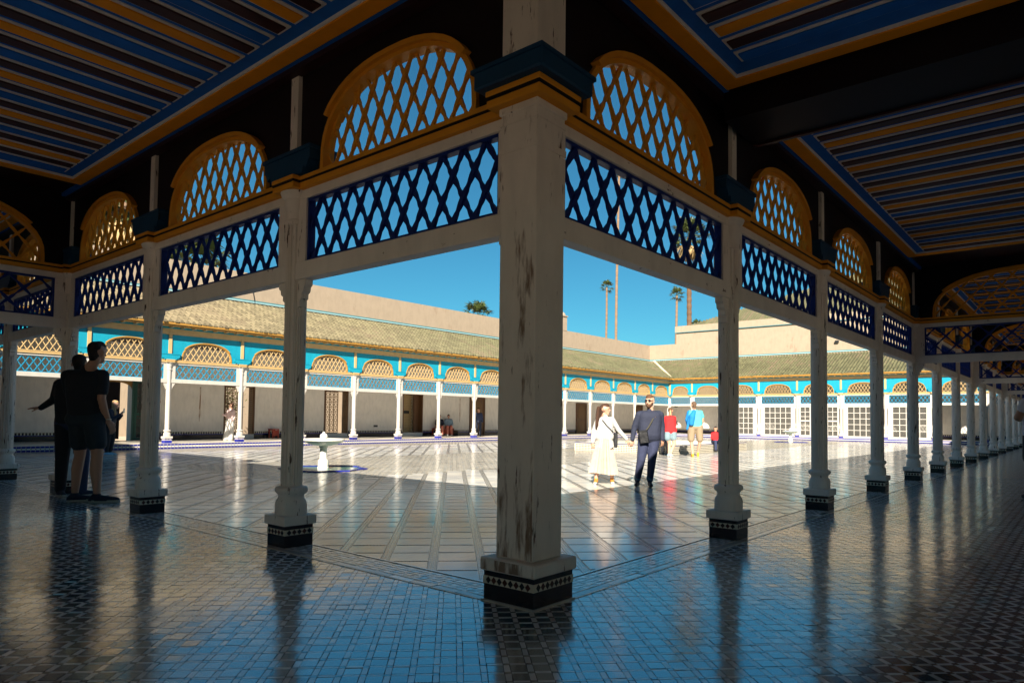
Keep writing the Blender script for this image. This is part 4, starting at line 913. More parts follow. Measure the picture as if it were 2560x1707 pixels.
# ------------------------------------------------------------------ palms and garden plants
MT['frond'] = simple('palm_frond', (0.050, 0.065, 0.014), 0.5, 0.5, 1.5, 0, isl=0.5)
MT['frond_dry'] = simple('dry_palm_frond', (0.30, 0.20, 0.085), 0.8, 0.4, 1.5, 0, isl=0.4)
MT['bark'] = simple('palm_bark', (0.20, 0.125, 0.075), 0.9, 0.4, 1.2, 0.8, 6, stretch=(1, 1, 4))
MT['bark_dark'] = simple('brown_palm_bark', (0.115, 0.062, 0.032), 0.9, 0.4, 1.2, 0.8, 6, stretch=(1, 1, 4))
MT['leaf'] = simple('garden_leaf', (0.06, 0.08, 0.015), 0.5, 0.5, 2, 0, isl=0.5)
def fan_frond(mb, o, d, up, L, R, rnd, mi=0):
    """petiole and a fan of blades at the end of direction d from o"""
    d = d.normalized(); side = d.cross(up).normalized(); n_ = side.cross(d).normalized(); tip = o + d * L
    mb.add([o - side * 0.02, o + side * 0.02, tip + side * 0.015, tip - side * 0.015], [(0, 1, 2, 3)], mi); k = 15
    for i in range(k):
        a = math.radians(-105 + 210 * i / (k - 1)) + rnd.uniform(-.05, .05); dd = d * math.cos(a) + side * math.sin(a); r = R * rnd.uniform(0.8, 1.05) * (0.75 + 0.25 * math.cos(a)); wd = R * 0.062
        sd = (n_.cross(dd)).normalized(); m1 = tip + dd * r * 0.55 + n_ * R * 0.05; e = tip + dd * r + Vector((0, 0, -R * rnd.uniform(0.05, 0.38)))
        mb.add([tip, m1 + sd * wd, e, m1 - sd * wd], [(0, 1, 2, 3)], mi)
def palm(name, lab, az_xy, base_z, top_z, r0, r1, R, nf, lean=0.0, skirt=0, sl=1.6, seed=1, crown=True, date=False):
    rnd = random.Random(seed); p = thing('palm_tree', lab, 'palm tree', (az_xy[0], az_xy[1], -0.26), 0, 'palms beyond the palace walls')
    H_ = top_z + 0.26; pts, rad = [], []; n = 60
    for i in range(n + 1):
        f = i / n; pts.append((lean * math.sin(f * 2.6) + 0.012 * H_ * math.sin(f * 5 + seed) * 0.3, lean * 0.4 * math.sin(f * 3.3), H_ * f)); rad.append((r0 + (r1 - r0) * f) * (1.0 + (0.10 if i % 2 else -0.04)))
    MB().tube(pts, rad, 12).build('trunk', 'bark_dark' if name == 'e' else 'bark', p)
    if skirt:
        sk = MB(); top = Vector(pts[-1])
        for i in range(skirt):
            a = rnd.uniform(0, 6.283); zz = rnd.uniform(0.0, 1.0); o = top + Vector((0, 0, -0.3 - zz * R * sl)); d = Vector((math.cos(a), math.sin(a), -rnd.uniform(0.7, 1.8))); fan_frond(sk, o, d, Vector((0, 0, 1)), R * 0.35, R * 0.55, rnd)
        sk.build('dry_skirt', 'frond_dry', p, kind='stuff')
    cm = MB(); top = Vector(pts[-1])
    for i in range(nf):
        a = i * 2.39996 + rnd.uniform(-.2, .2); el = math.radians(-35 + 115 * (i / nf) ** 0.8) + rnd.uniform(-.12, .12); d = Vector((math.cos(a) * math.cos(el), math.sin(a) * math.cos(el), math.sin(el)))
        fan_frond(cm, top, d, Vector((0, 0, 1)) if el < 1.2 else Vector((1, 0, 0)), R * rnd.uniform(0.45, 0.65), R * rnd.uniform(0.42, 0.55), rnd)
    cm.build('crown', 'frond', p, kind='stuff'); return p
palm('a', 'small fan palm crown just over the long cream parapet beside the corner pier', (33.0, 31.3), 0, 8.35, 0.16, 0.15, 1.45, 26, seed=3, skirt=12, sl=0.5)
palm('b', 'short slender palm with small tufted crown standing alone in the sky', (64.2, 40.4), 0, 16.5, 0.15, 0.11, 1.0, 24, 0.9, seed=5)
palm('c', 'tallest thin bare palm trunk rising out of sight behind the lattice', (64.9, 39.3), 0, 30.0, 0.16, 0.13, 1.2, 24, 0.9, seed=8)
palm('d', 'small green palm crown beside the thick brown palm trunk', (78.0, 38.3), 0, 17.3, 0.17, 0.14, 1.25, 24, 0.4, seed=9)
palm('e', 'thick brown palm trunk with crown and dry skirt behind the blue lattice', (55.4, 25.6), 0, 18.0, 0.23, 0.21, 2.1, 40, 0.1, seed=12, skirt=16, sl=0.25)
palm('f', 'low dark palm tuft peeping over the green pyramid roof', (70.0, 31.6), 0, 11.8, 0.2, 0.2, 1.1, 20, seed=14)
palm('g', 'bushy palm with heavy tan skirt seen through the lattice past the first column', (17.6, 42.6), 0, 10.6, 0.5, 0.5, 3.0, 34, seed=15, skirt=110)
palm('h', 'big shaggy palm with tan skirt seen through the arch by the standing men', (14.0, 45.0), 0, 14.6, 0.6, 0.6, 4.2, 46, seed=18, skirt=240)
palm('i', 'second shaggy palm behind the arch by the standing men', (11.5, 47.0), 0, 13.0, 0.6, 0.6, 4.2, 46, seed=21, skirt=200)
rnd = random.Random(4)
def shrub(x, y, h, r, lab, n=900):
    s_ = thing('shrub', lab, 'shrub', (x, y, -0.26)); mb = MB()
    for i in range(n):
        a, b_, c = rnd.gauss(0, 1), rnd.gauss(0, 1), rnd.gauss(0, 1); l = math.sqrt(a * a + b_ * b_ + c * c); q = rnd.uniform(0.5, 1.0) * (0.85 + 0.25 * math.sin(a * 3 + c * 4)); v = Vector((a / l * r * q, b_ / l * r * q, h / 2 + c / l * h / 2 * q))
        d = Vector((rnd.gauss(0, 1), rnd.gauss(0, 1), rnd.gauss(0, .6))).normalized() * rnd.uniform(.10, .2); e_ = d.cross(Vector((0, 0, 1))).normalized() * 0.06; mb.add([v, v + d * .5 + e_, v + d, v + d * .5 - e_], [(0, 1, 2, 3)])
    mb.build('foliage', 'leaf', s_, kind='stuff'); MB().tube([(0, 0, 0), (0.05, 0, h * 0.4), (0, 0.05, h * 0.7)], [0.06, 0.05, 0.02], 6).build('stem', 'bark', s_)
shrub(15.9, 37.2, 4.4, 2.3, 'leafy garden shrub seen through the first bronze grille', 2600); shrub(17.6, 38.6, 3.2, 1.3, 'garden shrub deeper behind the first bronze grille'); shrub(23.5, 38.4, 1.6, 0.9, 'low garden shrub behind the second bronze grille')

# ------------------------------------------------------------------ people
def cmat(name, col, rough=0.85, var=0.22, bmp=0.6, sc=13): return simple(name, col, rough, var, 9, bmp, sc, bd=0.02)
SKIN = cmat('skin_tan', (0.42, 0.22, 0.135), 0.55, 0.08, 0.03); SKIN2 = cmat('skin_fair', (0.50, 0.28, 0.19), 0.55, 0.08, 0.03)
EYE = simple('dark_eyes', (0.02, 0.012, 0.01), 0.3)
def cm(col, **k): return cmat('cloth', col, **k)
UP = Vector((0, 0, 1)); RT = Vector((R_.x, R_.y, 0)).normalized(); AW = Vector((F_.x, F_.y, 0)).normalized()
def capsule(mb, p0, p1, r0, r1, n=14, m=5):
    p0, p1 = Vector(p0), Vector(p1); d = p1 - p0; L = d.length
    q = (d.normalized() if L > 1e-6 else UP).to_track_quat('Z', 'Y'); rings = []
    for i in range(m): a = -H2 + H2 * i / (m - 1) * 0.999 + 0.001; rings.append((r0 * math.cos(a) + 1e-5, r0 * math.sin(a)))
    rings.append((r0 + (r1 - r0) * 0.5, L * 0.5)) if L > 0.02 else None
    for i in range(m): a = H2 * i / (m - 1) * 0.999; rings.append((r1 * math.cos(a) + 1e-5, L + r1 * math.sin(a)))
    mb.loft([[p0 + q @ Vector((r * math.cos(2 * math.pi * j / n), r * math.sin(2 * math.pi * j / n), z)) for j in range(n)] for r, z in rings])
class Body:
    """capsules with a material each, fused by voxel remesh into one continuous figure; x: camera right, y: away, z: up"""
    def __init__(s): s.c = []; s.mats = []
    def mi(s, m):
        if m not in s.mats: s.mats.append(m)
        return s.mats.index(m)
    def cap(s, p0, p1, r0, r1, m): s.c.append((Vector(p0), Vector(p1), r0, r1, s.mi(m))); return s
    def chain(s, pts, rs, m):
        for i in range(len(pts) - 1): s.cap(pts[i], pts[i + 1], rs[i], rs[i + 1], m)
        return s
    def hand(s, w, d, nrm, size, m, curl=0.5, thumb=1):
        """palm from the wrist along d, back of the hand facing nrm, five bent fingers"""
        w = Vector(w); d = Vector(d).normalized(); nrm = Vector(nrm); nrm = (nrm - d * nrm.dot(d)).normalized(); sd = d.cross(nrm).normalized()
        k = size / 0.19; pe = w + d * 0.085 * k
        for o in (-0.026, -0.009, 0.009, 0.026): s.cap(w + sd * o * 0.7 * k, pe + sd * o * 1.1 * k, 0.013 * k, 0.012 * k, m)
        for o, L in ((-0.030, 0.062), (-0.010, 0.080), (0.010, 0.086), (0.030, 0.074)):
            b = pe + sd * o * k; dd = (d + sd * o * 3).normalized(); a = b + (dd - nrm * curl * 0.5).normalized() * L * 0.55 * k; e = a + (dd - nrm * curl * 1.6).normalized() * L * 0.5 * k
            s.cap(b, a, 0.0095 * k, 0.0085 * k, m); s.cap(a, e, 0.0085 * k, 0.007 * k, m)
        t0 = w + d * 0.025 * k + sd * thumb * 0.026 * k; t1 = t0 + (d * 0.6 + sd * thumb * 0.7 - nrm * 0.4).normalized() * 0.045 * k; t2 = t1 + (d * 0.9 + sd * thumb * 0.2 - nrm * 0.5).normalized() * 0.035 * k
        s.cap(t0, t1, 0.012 * k, 0.010 * k, m); s.cap(t1, t2, 0.010 * k, 0.008 * k, m); return s
    def head(s, c, face, m, hair, H=1.0, beard=None, style='short', neck=None, chest=None, collar=None):
        """face: direction the person looks"""
        c = Vector(c); f = Vector(face).normalized(); sd = f.cross(UP).normalized(); k = H
        s.cap(c + UP * 0.035 * k - f * 0.012 * k, c + UP * 0.03 * k + f * 0.010 * k, 0.086 * k, 0.080 * k, m)
        s.cap(c - UP * 0.01 * k + f * 0.02 * k, c - UP * 0.075 * k + f * 0.045 * k, 0.070 * k, 0.040 * k, m)
        s.cap(c + UP * 0.012 * k + f * 0.088 * k, c - UP * 0.022 * k + f * 0.104 * k, 0.010 * k, 0.014 * k, m)     # nose
        s.cap(c - UP * 0.055 * k + f * 0.082 * k - sd * 0.014 * k, c - UP * 0.055 * k + f * 0.082 * k + sd * 0.014 * k, 0.010 * k, 0.010 * k, m)  # lips
        s.cap(c + UP * 0.040 * k + f * 0.082 * k - sd * 0.035 * k, c + UP * 0.040 * k + f * 0.082 * k + sd * 0.035 * k, 0.012 * k, 0.012 * k, m)  # brow
        for q in (-1, 1): s.cap(c + sd * q * 0.083 * k + UP * 0.018 * k, c + sd * q * 0.085 * k - UP * 0.018 * k - f * 0.004, 0.014 * k, 0.010 * k, m)
        for q in (-1, 1): s.cap(c + UP * 0.018 * k + f * 0.080 * k + sd * q * 0.030 * k, c + UP * 0.018 * k + f * 0.080 * k + sd * q * 0.036 * k, 0.0105 * k, 0.0105 * k, EYE)
        if hair:
            s.cap(c + UP * 0.055 * k - f * 0.030 * k, c + UP * 0.075 * k + f * 0.022 * k, 0.082 * k, 0.066 * k, hair)
            s.cap(c + UP * 0.02 * k - f * 0.040 * k, c - UP * 0.045 * k - f * 0.050 * k, 0.074 * k, 0.050 * k, hair)
        if beard:
            s.cap(c - UP * 0.075 * k + f * 0.055 * k, c - UP * 0.085 * k + f * 0.045 * k, 0.046 * k, 0.042 * k, beard)
            for q in (-1, 1): s.cap(c - UP * 0.03 * k + f * 0.03 * k + sd * q * 0.055 * k, c - UP * 0.07 * k + f * 0.05 * k + sd * q * 0.03 * k, 0.022 * k, 0.03 * k, beard)
        if neck is not None: s.cap(c - UP * 0.07 * k - f * 0.018 * k, neck, 0.052 * k, 0.060 * k, m)
        return s
    def torso(s, sl, sr, hl, hr, waist_r, chest_r, m, mp, hip_r=0.115, fwd=(0, 0, 0)):
        sl, sr, hl, hr = (Vector(q) for q in (sl, sr, hl, hr)); a = sl.lerp(sr, 0.5); h = hl.lerp(hr, 0.5); fw = Vector(fwd)
        w = (sr - sl) * 0.5; wh = (hr - hl) * 0.5
        s.cap(sl + UP * -0.01, sr + UP * -0.01, 0.062, 0.062, m)
        for i in range(12):
            q = 0.16 + 0.72 * i / 11; k = min(max((q - 0.35) / 0.5, 0), 1); c = a.lerp(h, q) + fw * (0.4 + 0.6 * q); ww = w * 0.55 * (1 - k) + wh * 0.8 * k; rr2 = chest_r * (1 - k) + waist_r * k
            s.cap(c - ww, c + ww, rr2, rr2, m)
        c = a.lerp(h, 0.93) + fw * 0.6; s.cap(c - wh * 0.85, c + wh * 0.85, waist_r * 1.0, waist_r * 1.0, m)
        s.cap(hl + UP * 0.0, hr + UP * 0.0, hip_r, hip_r, mp); s.cap(a, a + UP * 0.06, 0.075, 0.055, m); return s
    def shoe(s, ank, toe, m, sole=None, h=0.05, k=1.0):
        ank, toe = Vector(ank), Vector(toe); d = (toe - ank); d.z = 0; d.normalize(); heel = ank - d * 0.05 * k; 
        s.cap((heel.x, heel.y, 0.042 * k), (ank.x, ank.y, ank.z * 0.9), 0.040 * k, 0.042 * k, m); s.cap((ank.x, ank.y, 0.055 * k), (toe.x, toe.y, 0.036 * k), 0.046 * k, 0.034 * k, m)
        s.cap((heel.x, heel.y, 0.040 * k), (toe.x, toe.y, 0.034 * k), 0.038 * k, 0.034 * k, m)
        if sole: s.cap((heel.x, heel.y, 0.019), (toe.x, toe.y, 0.019), 0.040 * k, 0.040 * k, sole)
        return s
    def build(s, root, name, vox=0.011, smooth=3):
        mb = MB()
        for p0, p1, r0, r1, m in s.c: capsule(mb, p0, p1, r0, r1)
        zmin = 0.0
        mb.v = [(x, y, max(z, zmin)) for x, y, z in mb.v]
        me = bpy.data.meshes.new('tmp'); me.from_pydata(mb.v, [], mb.f); o = bpy.data.objects.new('tmp', me); COL.objects.link(o)
        rm = o.modifiers.new('r', 'REMESH'); rm.mode = 'VOXEL'; rm.voxel_size = vox; rm.use_smooth_shade = True
        sm = o.modifiers.new('s', 'SMOOTH'); sm.factor = 0.5; sm.iterations = smooth
        dg = bpy.context.evaluated_depsgraph_get(); me2 = bpy.data.meshes.new_from_object(o.evaluated_get(dg)); bpy.data.objects.remove(o); me2.name = name
        n = len(me2.polygons); C = np.zeros(n * 3); me2.polygons.foreach_get('center', C); C = C.reshape(-1, 3); best = np.full(n, 1e9); idx = np.zeros(n, np.int32)
        for p0, p1, r0, r1, m in s.c:
            a, b = np.array(p0), np.array(p1); ab = b - a; L2 = max(ab @ ab, 1e-9); t = np.clip((C - a) @ ab / L2, 0, 1); d = np.linalg.norm(C - a - t[:, None] * ab, axis=1) - (r0 + (r1 - r0) * t)
            u = d < best; best[u] = d[u]; idx[u] = m
        me2.materials.clear()
        for m in s.mats: me2.materials.append(m)
        me2.polygons.foreach_set('material_index', idx); me2.polygons.foreach_set('use_smooth', np.ones(n, bool)); me2.update(); return obj(name, me2, root)
PYAW = math.atan2(RT.y, RT.x)
def person(lab, x, y, z, group=None, rot=0.0): return thing('person', lab, 'person', (x, y, z), PYAW + rot, group)
V3 = lambda x, y, z: Vector((x, y, z))
def strap(root, pts, w, m, name='strap'):
    mb = MB(); P = [Vector(p) for p in pts]
    mb.tube(P, w, 6); return mb.build(name, m, root, smooth=True)

# --- man in black T-shirt and shorts, seen from behind (feet point to the right)
blk_ = cm((0.010, 0.010, 0.014)); shorts_ = cm((0.012, 0.022, 0.030)); hairb = cm((0.016, 0.009, 0.006), bmp=0.8, sc=60); navy_shoe = cm((0.012, 0.016, 0.035)); sole_ = cm((0.35, 0.33, 0.28))
r = person('person in black T-shirt and dark shorts seen from behind, looking to the right', -0.10, 6.62, 0.0)
b = Body()
b.head(V3(-0.03, 0.02, 1.80), (0.30, 0.95, 0.05), SKIN, hairb, 1.08, neck=V3(-0.09, 0.0, 1.63))
b.torso(V3(-0.33, -0.03, 1.545), V3(0.02, 0.05, 1.555), V3(-0.24, 0.0, 1.0), V3(-0.02, 0.02, 1.0), 0.118, 0.125, blk_, shorts_, 0.125)
b.chain([V3(0.045, 0.03, 1.535), V3(0.065, 0.0, 1.40), V3(0.075, -0.03, 1.33)], [0.068, 0.066, 0.064], blk_)
b.chain([V3(0.075, -0.03, 1.33), V3(0.085, -0.05, 1.25), V3(0.10, -0.02, 1.13), V3(0.115, 0.05, 0.985)], [0.049, 0.044, 0.041, 0.029], SKIN)
b.hand(V3(0.115, 0.05, 0.985), (0.42, 0.15, -0.9), (0.8, -0.5, 0.3), 0.20, SKIN, 0.6, -1)
b.chain([V3(-0.36, -0.03, 1.52), V3(-0.385, 0.08, 1.30)], [0.068, 0.060], blk_); b.chain([V3(-0.385, 0.08, 1.30), V3(-0.33, 0.22, 1.12), V3(-0.22, 0.30, 1.10)], [0.046, 0.04, 0.03], SKIN)
b.chain([V3(-0.22, 0.02, 0.98), V3(-0.215, 0.04, 0.72)], [0.118, 0.112], shorts_); b.chain([V3(-0.03, 0.0, 0.98), V3(0.03, -0.03, 0.72)], [0.120, 0.114], shorts_)
b.chain([V3(-0.215, 0.04, 0.74), V3(-0.215, 0.05, 0.56), V3(-0.225, 0.02, 0.40), V3(-0.225, 0.0, 0.12)], [0.082, 0.060, 0.063, 0.038], SKIN)
b.chain([V3(0.03, -0.03, 0.74), V3(0.055, -0.05, 0.58), V3(0.045, -0.05, 0.40), V3(0.075, -0.06, 0.12)], [0.085, 0.063, 0.068, 0.040], SKIN)
b.shoe(V3(-0.225, 0.0, 0.11), V3(-0.06, 0.07, 0.03), navy_shoe, sole_); b.shoe(V3(0.075, -0.06, 0.11), V3(0.29, -0.02, 0.03), navy_shoe, sole_, k=1.05)
b.build(r, 'body', 0.0085)
MB().tube([(0.112 + 0.034 * math.cos(a), 0.045 + 0.034 * math.sin(a), 1.0) for a in np.linspace(0, 6.283, 14)], 0.007, 5).build('wristband', 'tile_cream', r)
# --- man behind him, pointing left
r = person('person in dark clothes and jeans pointing left, behind the one in shorts', -0.10, 7.42, 0.0)
b = Body(); jean = cm((0.020, 0.028, 0.070))
b.head(V3(0.06, 0.0, 1.69), (-0.3, 0.95, 0), SKIN, hairb, 1.03, neck=V3(0.0, 0.0, 1.53))
b.torso(V3(-0.19, 0.0, 1.46), V3(0.17, 0.0, 1.46), V3(-0.11, 0.0, 0.95), V3(0.11, 0.0, 0.95), 0.125, 0.13, blk_, jean, 0.115)
b.chain([V3(-0.20, 0, 1.44), V3(-0.27, 0.02, 1.24), V3(-0.45, 0.05, 1.135)], [0.064, 0.052, 0.036], blk_); b.hand(V3(-0.45, 0.05, 1.135), (-1, 0.0, -0.04), (0, -0.25, 1), 0.19, SKIN, 0.12, -1)
b.chain([V3(0.18, 0, 1.44), V3(0.23, 0.04, 1.18), V3(0.20, 0.10, 0.95)], [0.062, 0.052, 0.036], blk_)
b.chain([V3(-0.11, 0, 0.92), V3(-0.12, 0.0, 0.5), V3(-0.13, 0.0, 0.10)], [0.112, 0.080, 0.062], cm((0.010, 0.010, 0.016))); b.chain([V3(0.10, 0, 0.92), V3(0.14, 0.0, 0.5), V3(0.13, 0.02, 0.10)], [0.112, 0.080, 0.064], jean)
b.shoe(V3(-0.13, 0, 0.10), V3(-0.02, -0.10, 0.03), navy_shoe, sole_); b.shoe(V3(0.13, 0.02, 0.10), V3(0.20, 0.14, 0.03), navy_shoe, sole_); b.build(r, 'body', 0.0095)

# --- the walking couple
r = person('person in navy sweater and dark jeans with sunglasses, beard and cross-body bag', 8.54, 4.02, -STEP)
b = Body(); nv = cm((0.016, 0.020, 0.042)); jn = cm((0.022, 0.028, 0.066)); cuff = cm((0.05, 0.12, 0.17)); hr = cm((0.10, 0.045, 0.02), bmp=0.8, sc=70); bk = cm((0.008, 0.008, 0.010), rough=0.5)
fd = (-0.55, -0.83, -0.02)
b.head(V3(0.115, -0.01, 1.625), fd, SKIN2, hr, 1.03, beard=hr, neck=V3(0.135, 0.01, 1.45))
b.torso(V3(-0.055, 0.0, 1.40), V3(0.30, 0.0, 1.41), V3(0.02, 0.0, 0.93), V3(0.20, 0.0, 0.93), 0.142, 0.128, nv, jn, 0.118, (0, -0.03, 0))
b.chain([V3(-0.085, 0, 1.375), V3(-0.165, 0.03, 1.13), V3(-0.215, -0.02, 0.90)], [0.070, 0.060, 0.042], nv); b.hand(V3(-0.215, -0.02, 0.895), (-0.12, 0, -1), (0.3, -1, 0), 0.18, SKIN2, 0.7, -1)
b.chain([V3(0.325, 0, 1.375), V3(0.365, 0.03, 1.14), V3(0.365, -0.02, 0.91)], [0.070, 0.060, 0.042], nv); b.hand(V3(0.365, -0.02, 0.905), (0.02, -0.05, -1), (0.6, -0.8, 0), 0.18, SKIN, 0.7, -1)
b.chain([V3(0.01, 0, 0.90), V3(-0.05, -0.05, 0.52), V3(-0.105, 0.03, 0.14)], [0.122, 0.082, 0.062], jn); b.chain([V3(0.20, 0, 0.90), V3(0.155, -0.06, 0.52), V3(0.125, -0.02, 0.14)], [0.122, 0.082, 0.062], jn)
for a in (V3(-0.105, 0.03, 0.15), V3(0.125, -0.02, 0.15)): b.cap(a, a + UP * 0.03, 0.066, 0.066, cuff)
b.shoe(V3(-0.105, 0.03, 0.10), V3(-0.16, -0.12, 0.03), bk, None, k=1.0); b.shoe(V3(0.125, -0.02, 0.10), V3(0.12, -0.19, 0.03), bk, None, k=1.0); b.build(r, 'body', 0.0095)
f = Vector(fd).normalized(); sd = f.cross(UP).normalized(); hc = V3(0.115, -0.01, 1.625 + 0.022); sg = MB()
for q in (-1, 1):
    c = hc + f * 0.090 + sd * q * 0.033; sg.lathe([(0.001, -0.008), (0.024, -0.006), (0.027, 0.0), (0.024, 0.006), (0.001, 0.008)], 12)
    n_ = len(sg.v) - 60; qz = f.to_track_quat('Z', 'Y'); sg.v[n_:] = [tuple(c + qz @ Vector(v)) for v in sg.v[n_:]]
    sg.tube([hc + f * 0.088 + sd * q * 0.058, hc - f * 0.0 + sd * q * 0.092], 0.004, 5)
sg.tube([hc + f * 0.098 + sd * 0.015 + UP * 0.008, hc + f * 0.098 - sd * 0.015 + UP * 0.008], 0.004, 5); sg.build('sunglasses', 'blackiron', r, smooth=True)
bag = MB(); bag.bbox(-0.085, 0.085, -0.04, 0.04, -0.125, 0.125, 0, 0.015); bo = bag.build('bag', bk, r); bo.location = (-0.025, -0.17, 0.955); bo.rotation_euler = (0.05, -0.16, -0.15)
strap(r, [(0.235, 0.02, 1.445), (0.20, -0.10, 1.38), (0.13, -0.158, 1.25), (0.06, -0.175, 1.13), (0.01, -0.185, 1.07)], 0.014, cm((0.05, 0.045, 0.03))); MB().lathe([(0.001, -.004), (0.014, 0), (0.001, .004)], 10).build('badge', 'amber_far', r).location = (0.20, -0.135, 1.335)
r['group'] = 'couple walking hand in hand'
r = person('person in white jacket and long pleated cream skirt with long brown hair', 8.49, 4.87, -STEP, 'couple walking hand in hand')
b = Body(); wt = cm((0.44, 0.425, 0.40)); brn = cm((0.055, 0.022, 0.010), bmp=0.9, sc=70); tan_ = cm((0.50, 0.20, 0.03)); fd = (0.92, -0.35, 0.10)
b.head(V3(0.015, 0, 1.46), fd, SKIN2, brn, 0.98, neck=V3(0.01, 0.01, 1.31))
b.torso(V3(-0.12, 0, 1.265), V3(0.15, 0, 1.275), V3(-0.08, 0, 0.93), V3(0.09, 0, 0.93), 0.098, 0.100, wt, wt, 0.105)
b.chain([V3(-0.135, 0, 1.25), V3(-0.205, 0.03, 1.04), V3(-0.235, -0.03, 0.83)], [0.055, 0.05, 0.042], wt); b.hand(V3(-0.235, -0.03, 0.825), (0, -0.05, -1), (-0.5, -0.8, 0), 0.165, SKIN2, 0.6, 1)
b.chain([V3(0.165, 0, 1.26), V3(0.29, 0.02, 1.06), V3(0.44, -0.01, 0.895)], [0.055, 0.048, 0.038], wt); b.hand(V3(0.44, -0.01, 0.89), (0.42, 0.0, -0.7), (0.3, -1, 0), 0.165, SKIN2, 0.7, 1)
b.chain([V3(-0.06, 0, 0.9), V3(-0.10, -0.04, 0.5), V3(-0.165, -0.05, 0.12)], [0.085, 0.06, 0.038], SKIN2); b.chain([V3(0.07, 0, 0.9), V3(0.13, 0.0, 0.5), V3(0.165, 0.05, 0.12)], [0.085, 0.06, 0.038], SKIN2)
b.shoe(V3(-0.165, -0.05, 0.11), V3(-0.20, -0.19, 0.03), tan_, wt, k=0.95); b.shoe(V3(0.165, 0.05, 0.11), V3(0.16, -0.09, 0.03), tan_, wt, k=0.95)
for i in range(7): b.chain([V3(-0.05 - 0.014 * i, 0.05 - 0.022 * i, 1.50), V3(-0.08 - 0.012 * i, 0.05 - 0.022 * i, 1.34), V3(-0.095 - 0.012 * i, 0.03 - 0.018 * i, 1.16), V3(-0.125 - 0.01 * i, 0.01 - 0.015 * i, 1.03 + 0.015 * i)], [0.034, 0.036, 0.030, 0.012], brn)
b.build(r, 'body', 0.0095)
cream_s = cm((0.40, 0.315, 0.25)); sk = MB(); rings = []
for i in range(14):
    q = i / 13; zz = 1.0 - 0.80 * q; rr_ = 0.105 + 0.155 * q ** 0.9; ring = []
    for j in range(132):
        a = 2 * math.pi * j / 132; pl_ = 1 + (0.045 + 0.05 * q) * math.cos(a * 22) + 0.05 * q * math.sin(a * 3 + 1); ring.append((-0.005 - 0.02 * q + rr_ * pl_ * 1.06 * math.cos(a), rr_ * pl_ * 0.78 * math.sin(a), zz + 0.02 * q * math.sin(a * 2)))
    rings.append(ring)
sk.loft(rings, cap=False); sk.build('skirt', cream_s, r, smooth=True)
jk = MB(); rings = []
for i in range(12):
    q = i / 11; zz = 1.30 - 0.58 * q; rx = 0.155 - 0.03 * math.sin(q * 3.1) + 0.075 * max(0, q - 0.45); ring = []
    for j in range(40):
        a = math.radians(-90 + 26 + (308) * j / 39); ring.append((0.015 + rx * math.cos(a) * (1.0 + 0.03 * math.sin(a * 9 + q * 5)), 0.01 + rx * 0.80 * math.sin(a), zz + (0.03 * math.cos(a * 2) if i == 11 else 0)))
    rings.append(ring)
for i in range(11):
    o_ = len(jk.v); jk.add(rings[i] + rings[i + 1], [(j, j + 1, 41 + j, 40 + j) for j in range(39)])
jk.build('jacket', wt, r, smooth=True)
hb_ = MB().bbox(-0.035, 0.035, -0.10, 0.10, -0.14, 0.14, 0, 0.015).build('handbag', bk, r); hb_.location = (0.215, -0.02, 0.86)
strap(r, [(0.20, -0.03, 1.0), (0.12, -0.12, 1.07), (0.03, -0.135, 1.16), (-0.06, -0.12, 1.27)], 0.007, bk)

# --- two visitors walking away beside the pool
r = person('person in red hooded top and pale shorts holding a phone, walking right', 19.06, 8.84, -STEP)
b = Body(); red_ = cm((0.55, 0.010, 0.012)); pale = cm((0.17, 0.24, 0.27)); fd = (0.6, 0.8, -0.1)
b.head(V3(0.01, 0, 1.60), fd, SKIN, cm((0.09, 0.045, 0.02)), 0.98, neck=V3(-0.01, 0, 1.44)); b.cap(V3(-0.02, -0.10, 1.60), V3(-0.03, -0.12, 1.47), 0.035, 0.025, cm((0.36, 0.24, 0.12)))
b.torso(V3(-0.14, 0, 1.39), V3(0.13, 0, 1.39), V3(-0.10, 0, 0.92), V3(0.10, 0, 0.92), 0.130, 0.122, red_, red_, 0.135)
b.chain([V3(-0.16, 0, 1.37), V3(-0.20, 0.04, 1.12), V3(-0.08, 0.16, 1.02)], [0.06, 0.055, 0.045], red_); b.chain([V3(0.15, 0, 1.37), V3(0.17, 0.06, 1.10), V3(0.20, 0.18, 1.10)], [0.06, 0.055, 0.045], red_); b.hand(V3(0.20, 0.18, 1.10), (0.5, 0.6, 0.3), (0, 0, -1), 0.17, SKIN, 0.5)
b.cap(V3(-0.10, 0, 0.86), V3(-0.10, 0, 0.66), 0.125, 0.115, pale); b.cap(V3(0.10, 0, 0.86), V3(0.12, 0.03, 0.66), 0.125, 0.115, pale)
b.chain([V3(-0.10, 0, 0.68), V3(-0.02, 0.05, 0.46), V3(-0.05, -0.02, 0.10)], [0.085, 0.06, 0.042], SKIN2); b.chain([V3(0.12, 0.03, 0.68), V3(0.15, 0.03, 0.46), V3(0.02, 0.0, 0.12)], [0.085, 0.06, 0.042], SKIN2)
b.shoe(V3(-0.05, -0.02, 0.10), V3(0.09, 0.06, 0.03), pale, wt); b.shoe(V3(0.02, 0.0, 0.10), V3(-0.02, -0.12, 0.03), wt, wt); b.build(r, 'body', 0.013)
MB().box(-0.04, 0.04, -0.005, 0.005, -0.075, 0.075).build('phone', 'blackiron', r).location = (0.28, 0.24, 1.19)
r = person('person in turquoise T-shirt and khaki shorts with a blue jacket over the shoulder', 19.83, 8.24, -STEP)
b = Body(); tq = cm((0.07, 0.38, 0.36)); kh = cm((0.23, 0.17, 0.105)); yel = cm((0.72, 0.36, 0.02)); bl_ = cm((0.003, 0.16, 0.42))
b.head(V3(-0.07, 0, 1.815), (-0.2, 0.95, 0.0), SKIN, cm((0.10, 0.055, 0.03)), 1.08, neck=V3(-0.05, 0, 1.66))
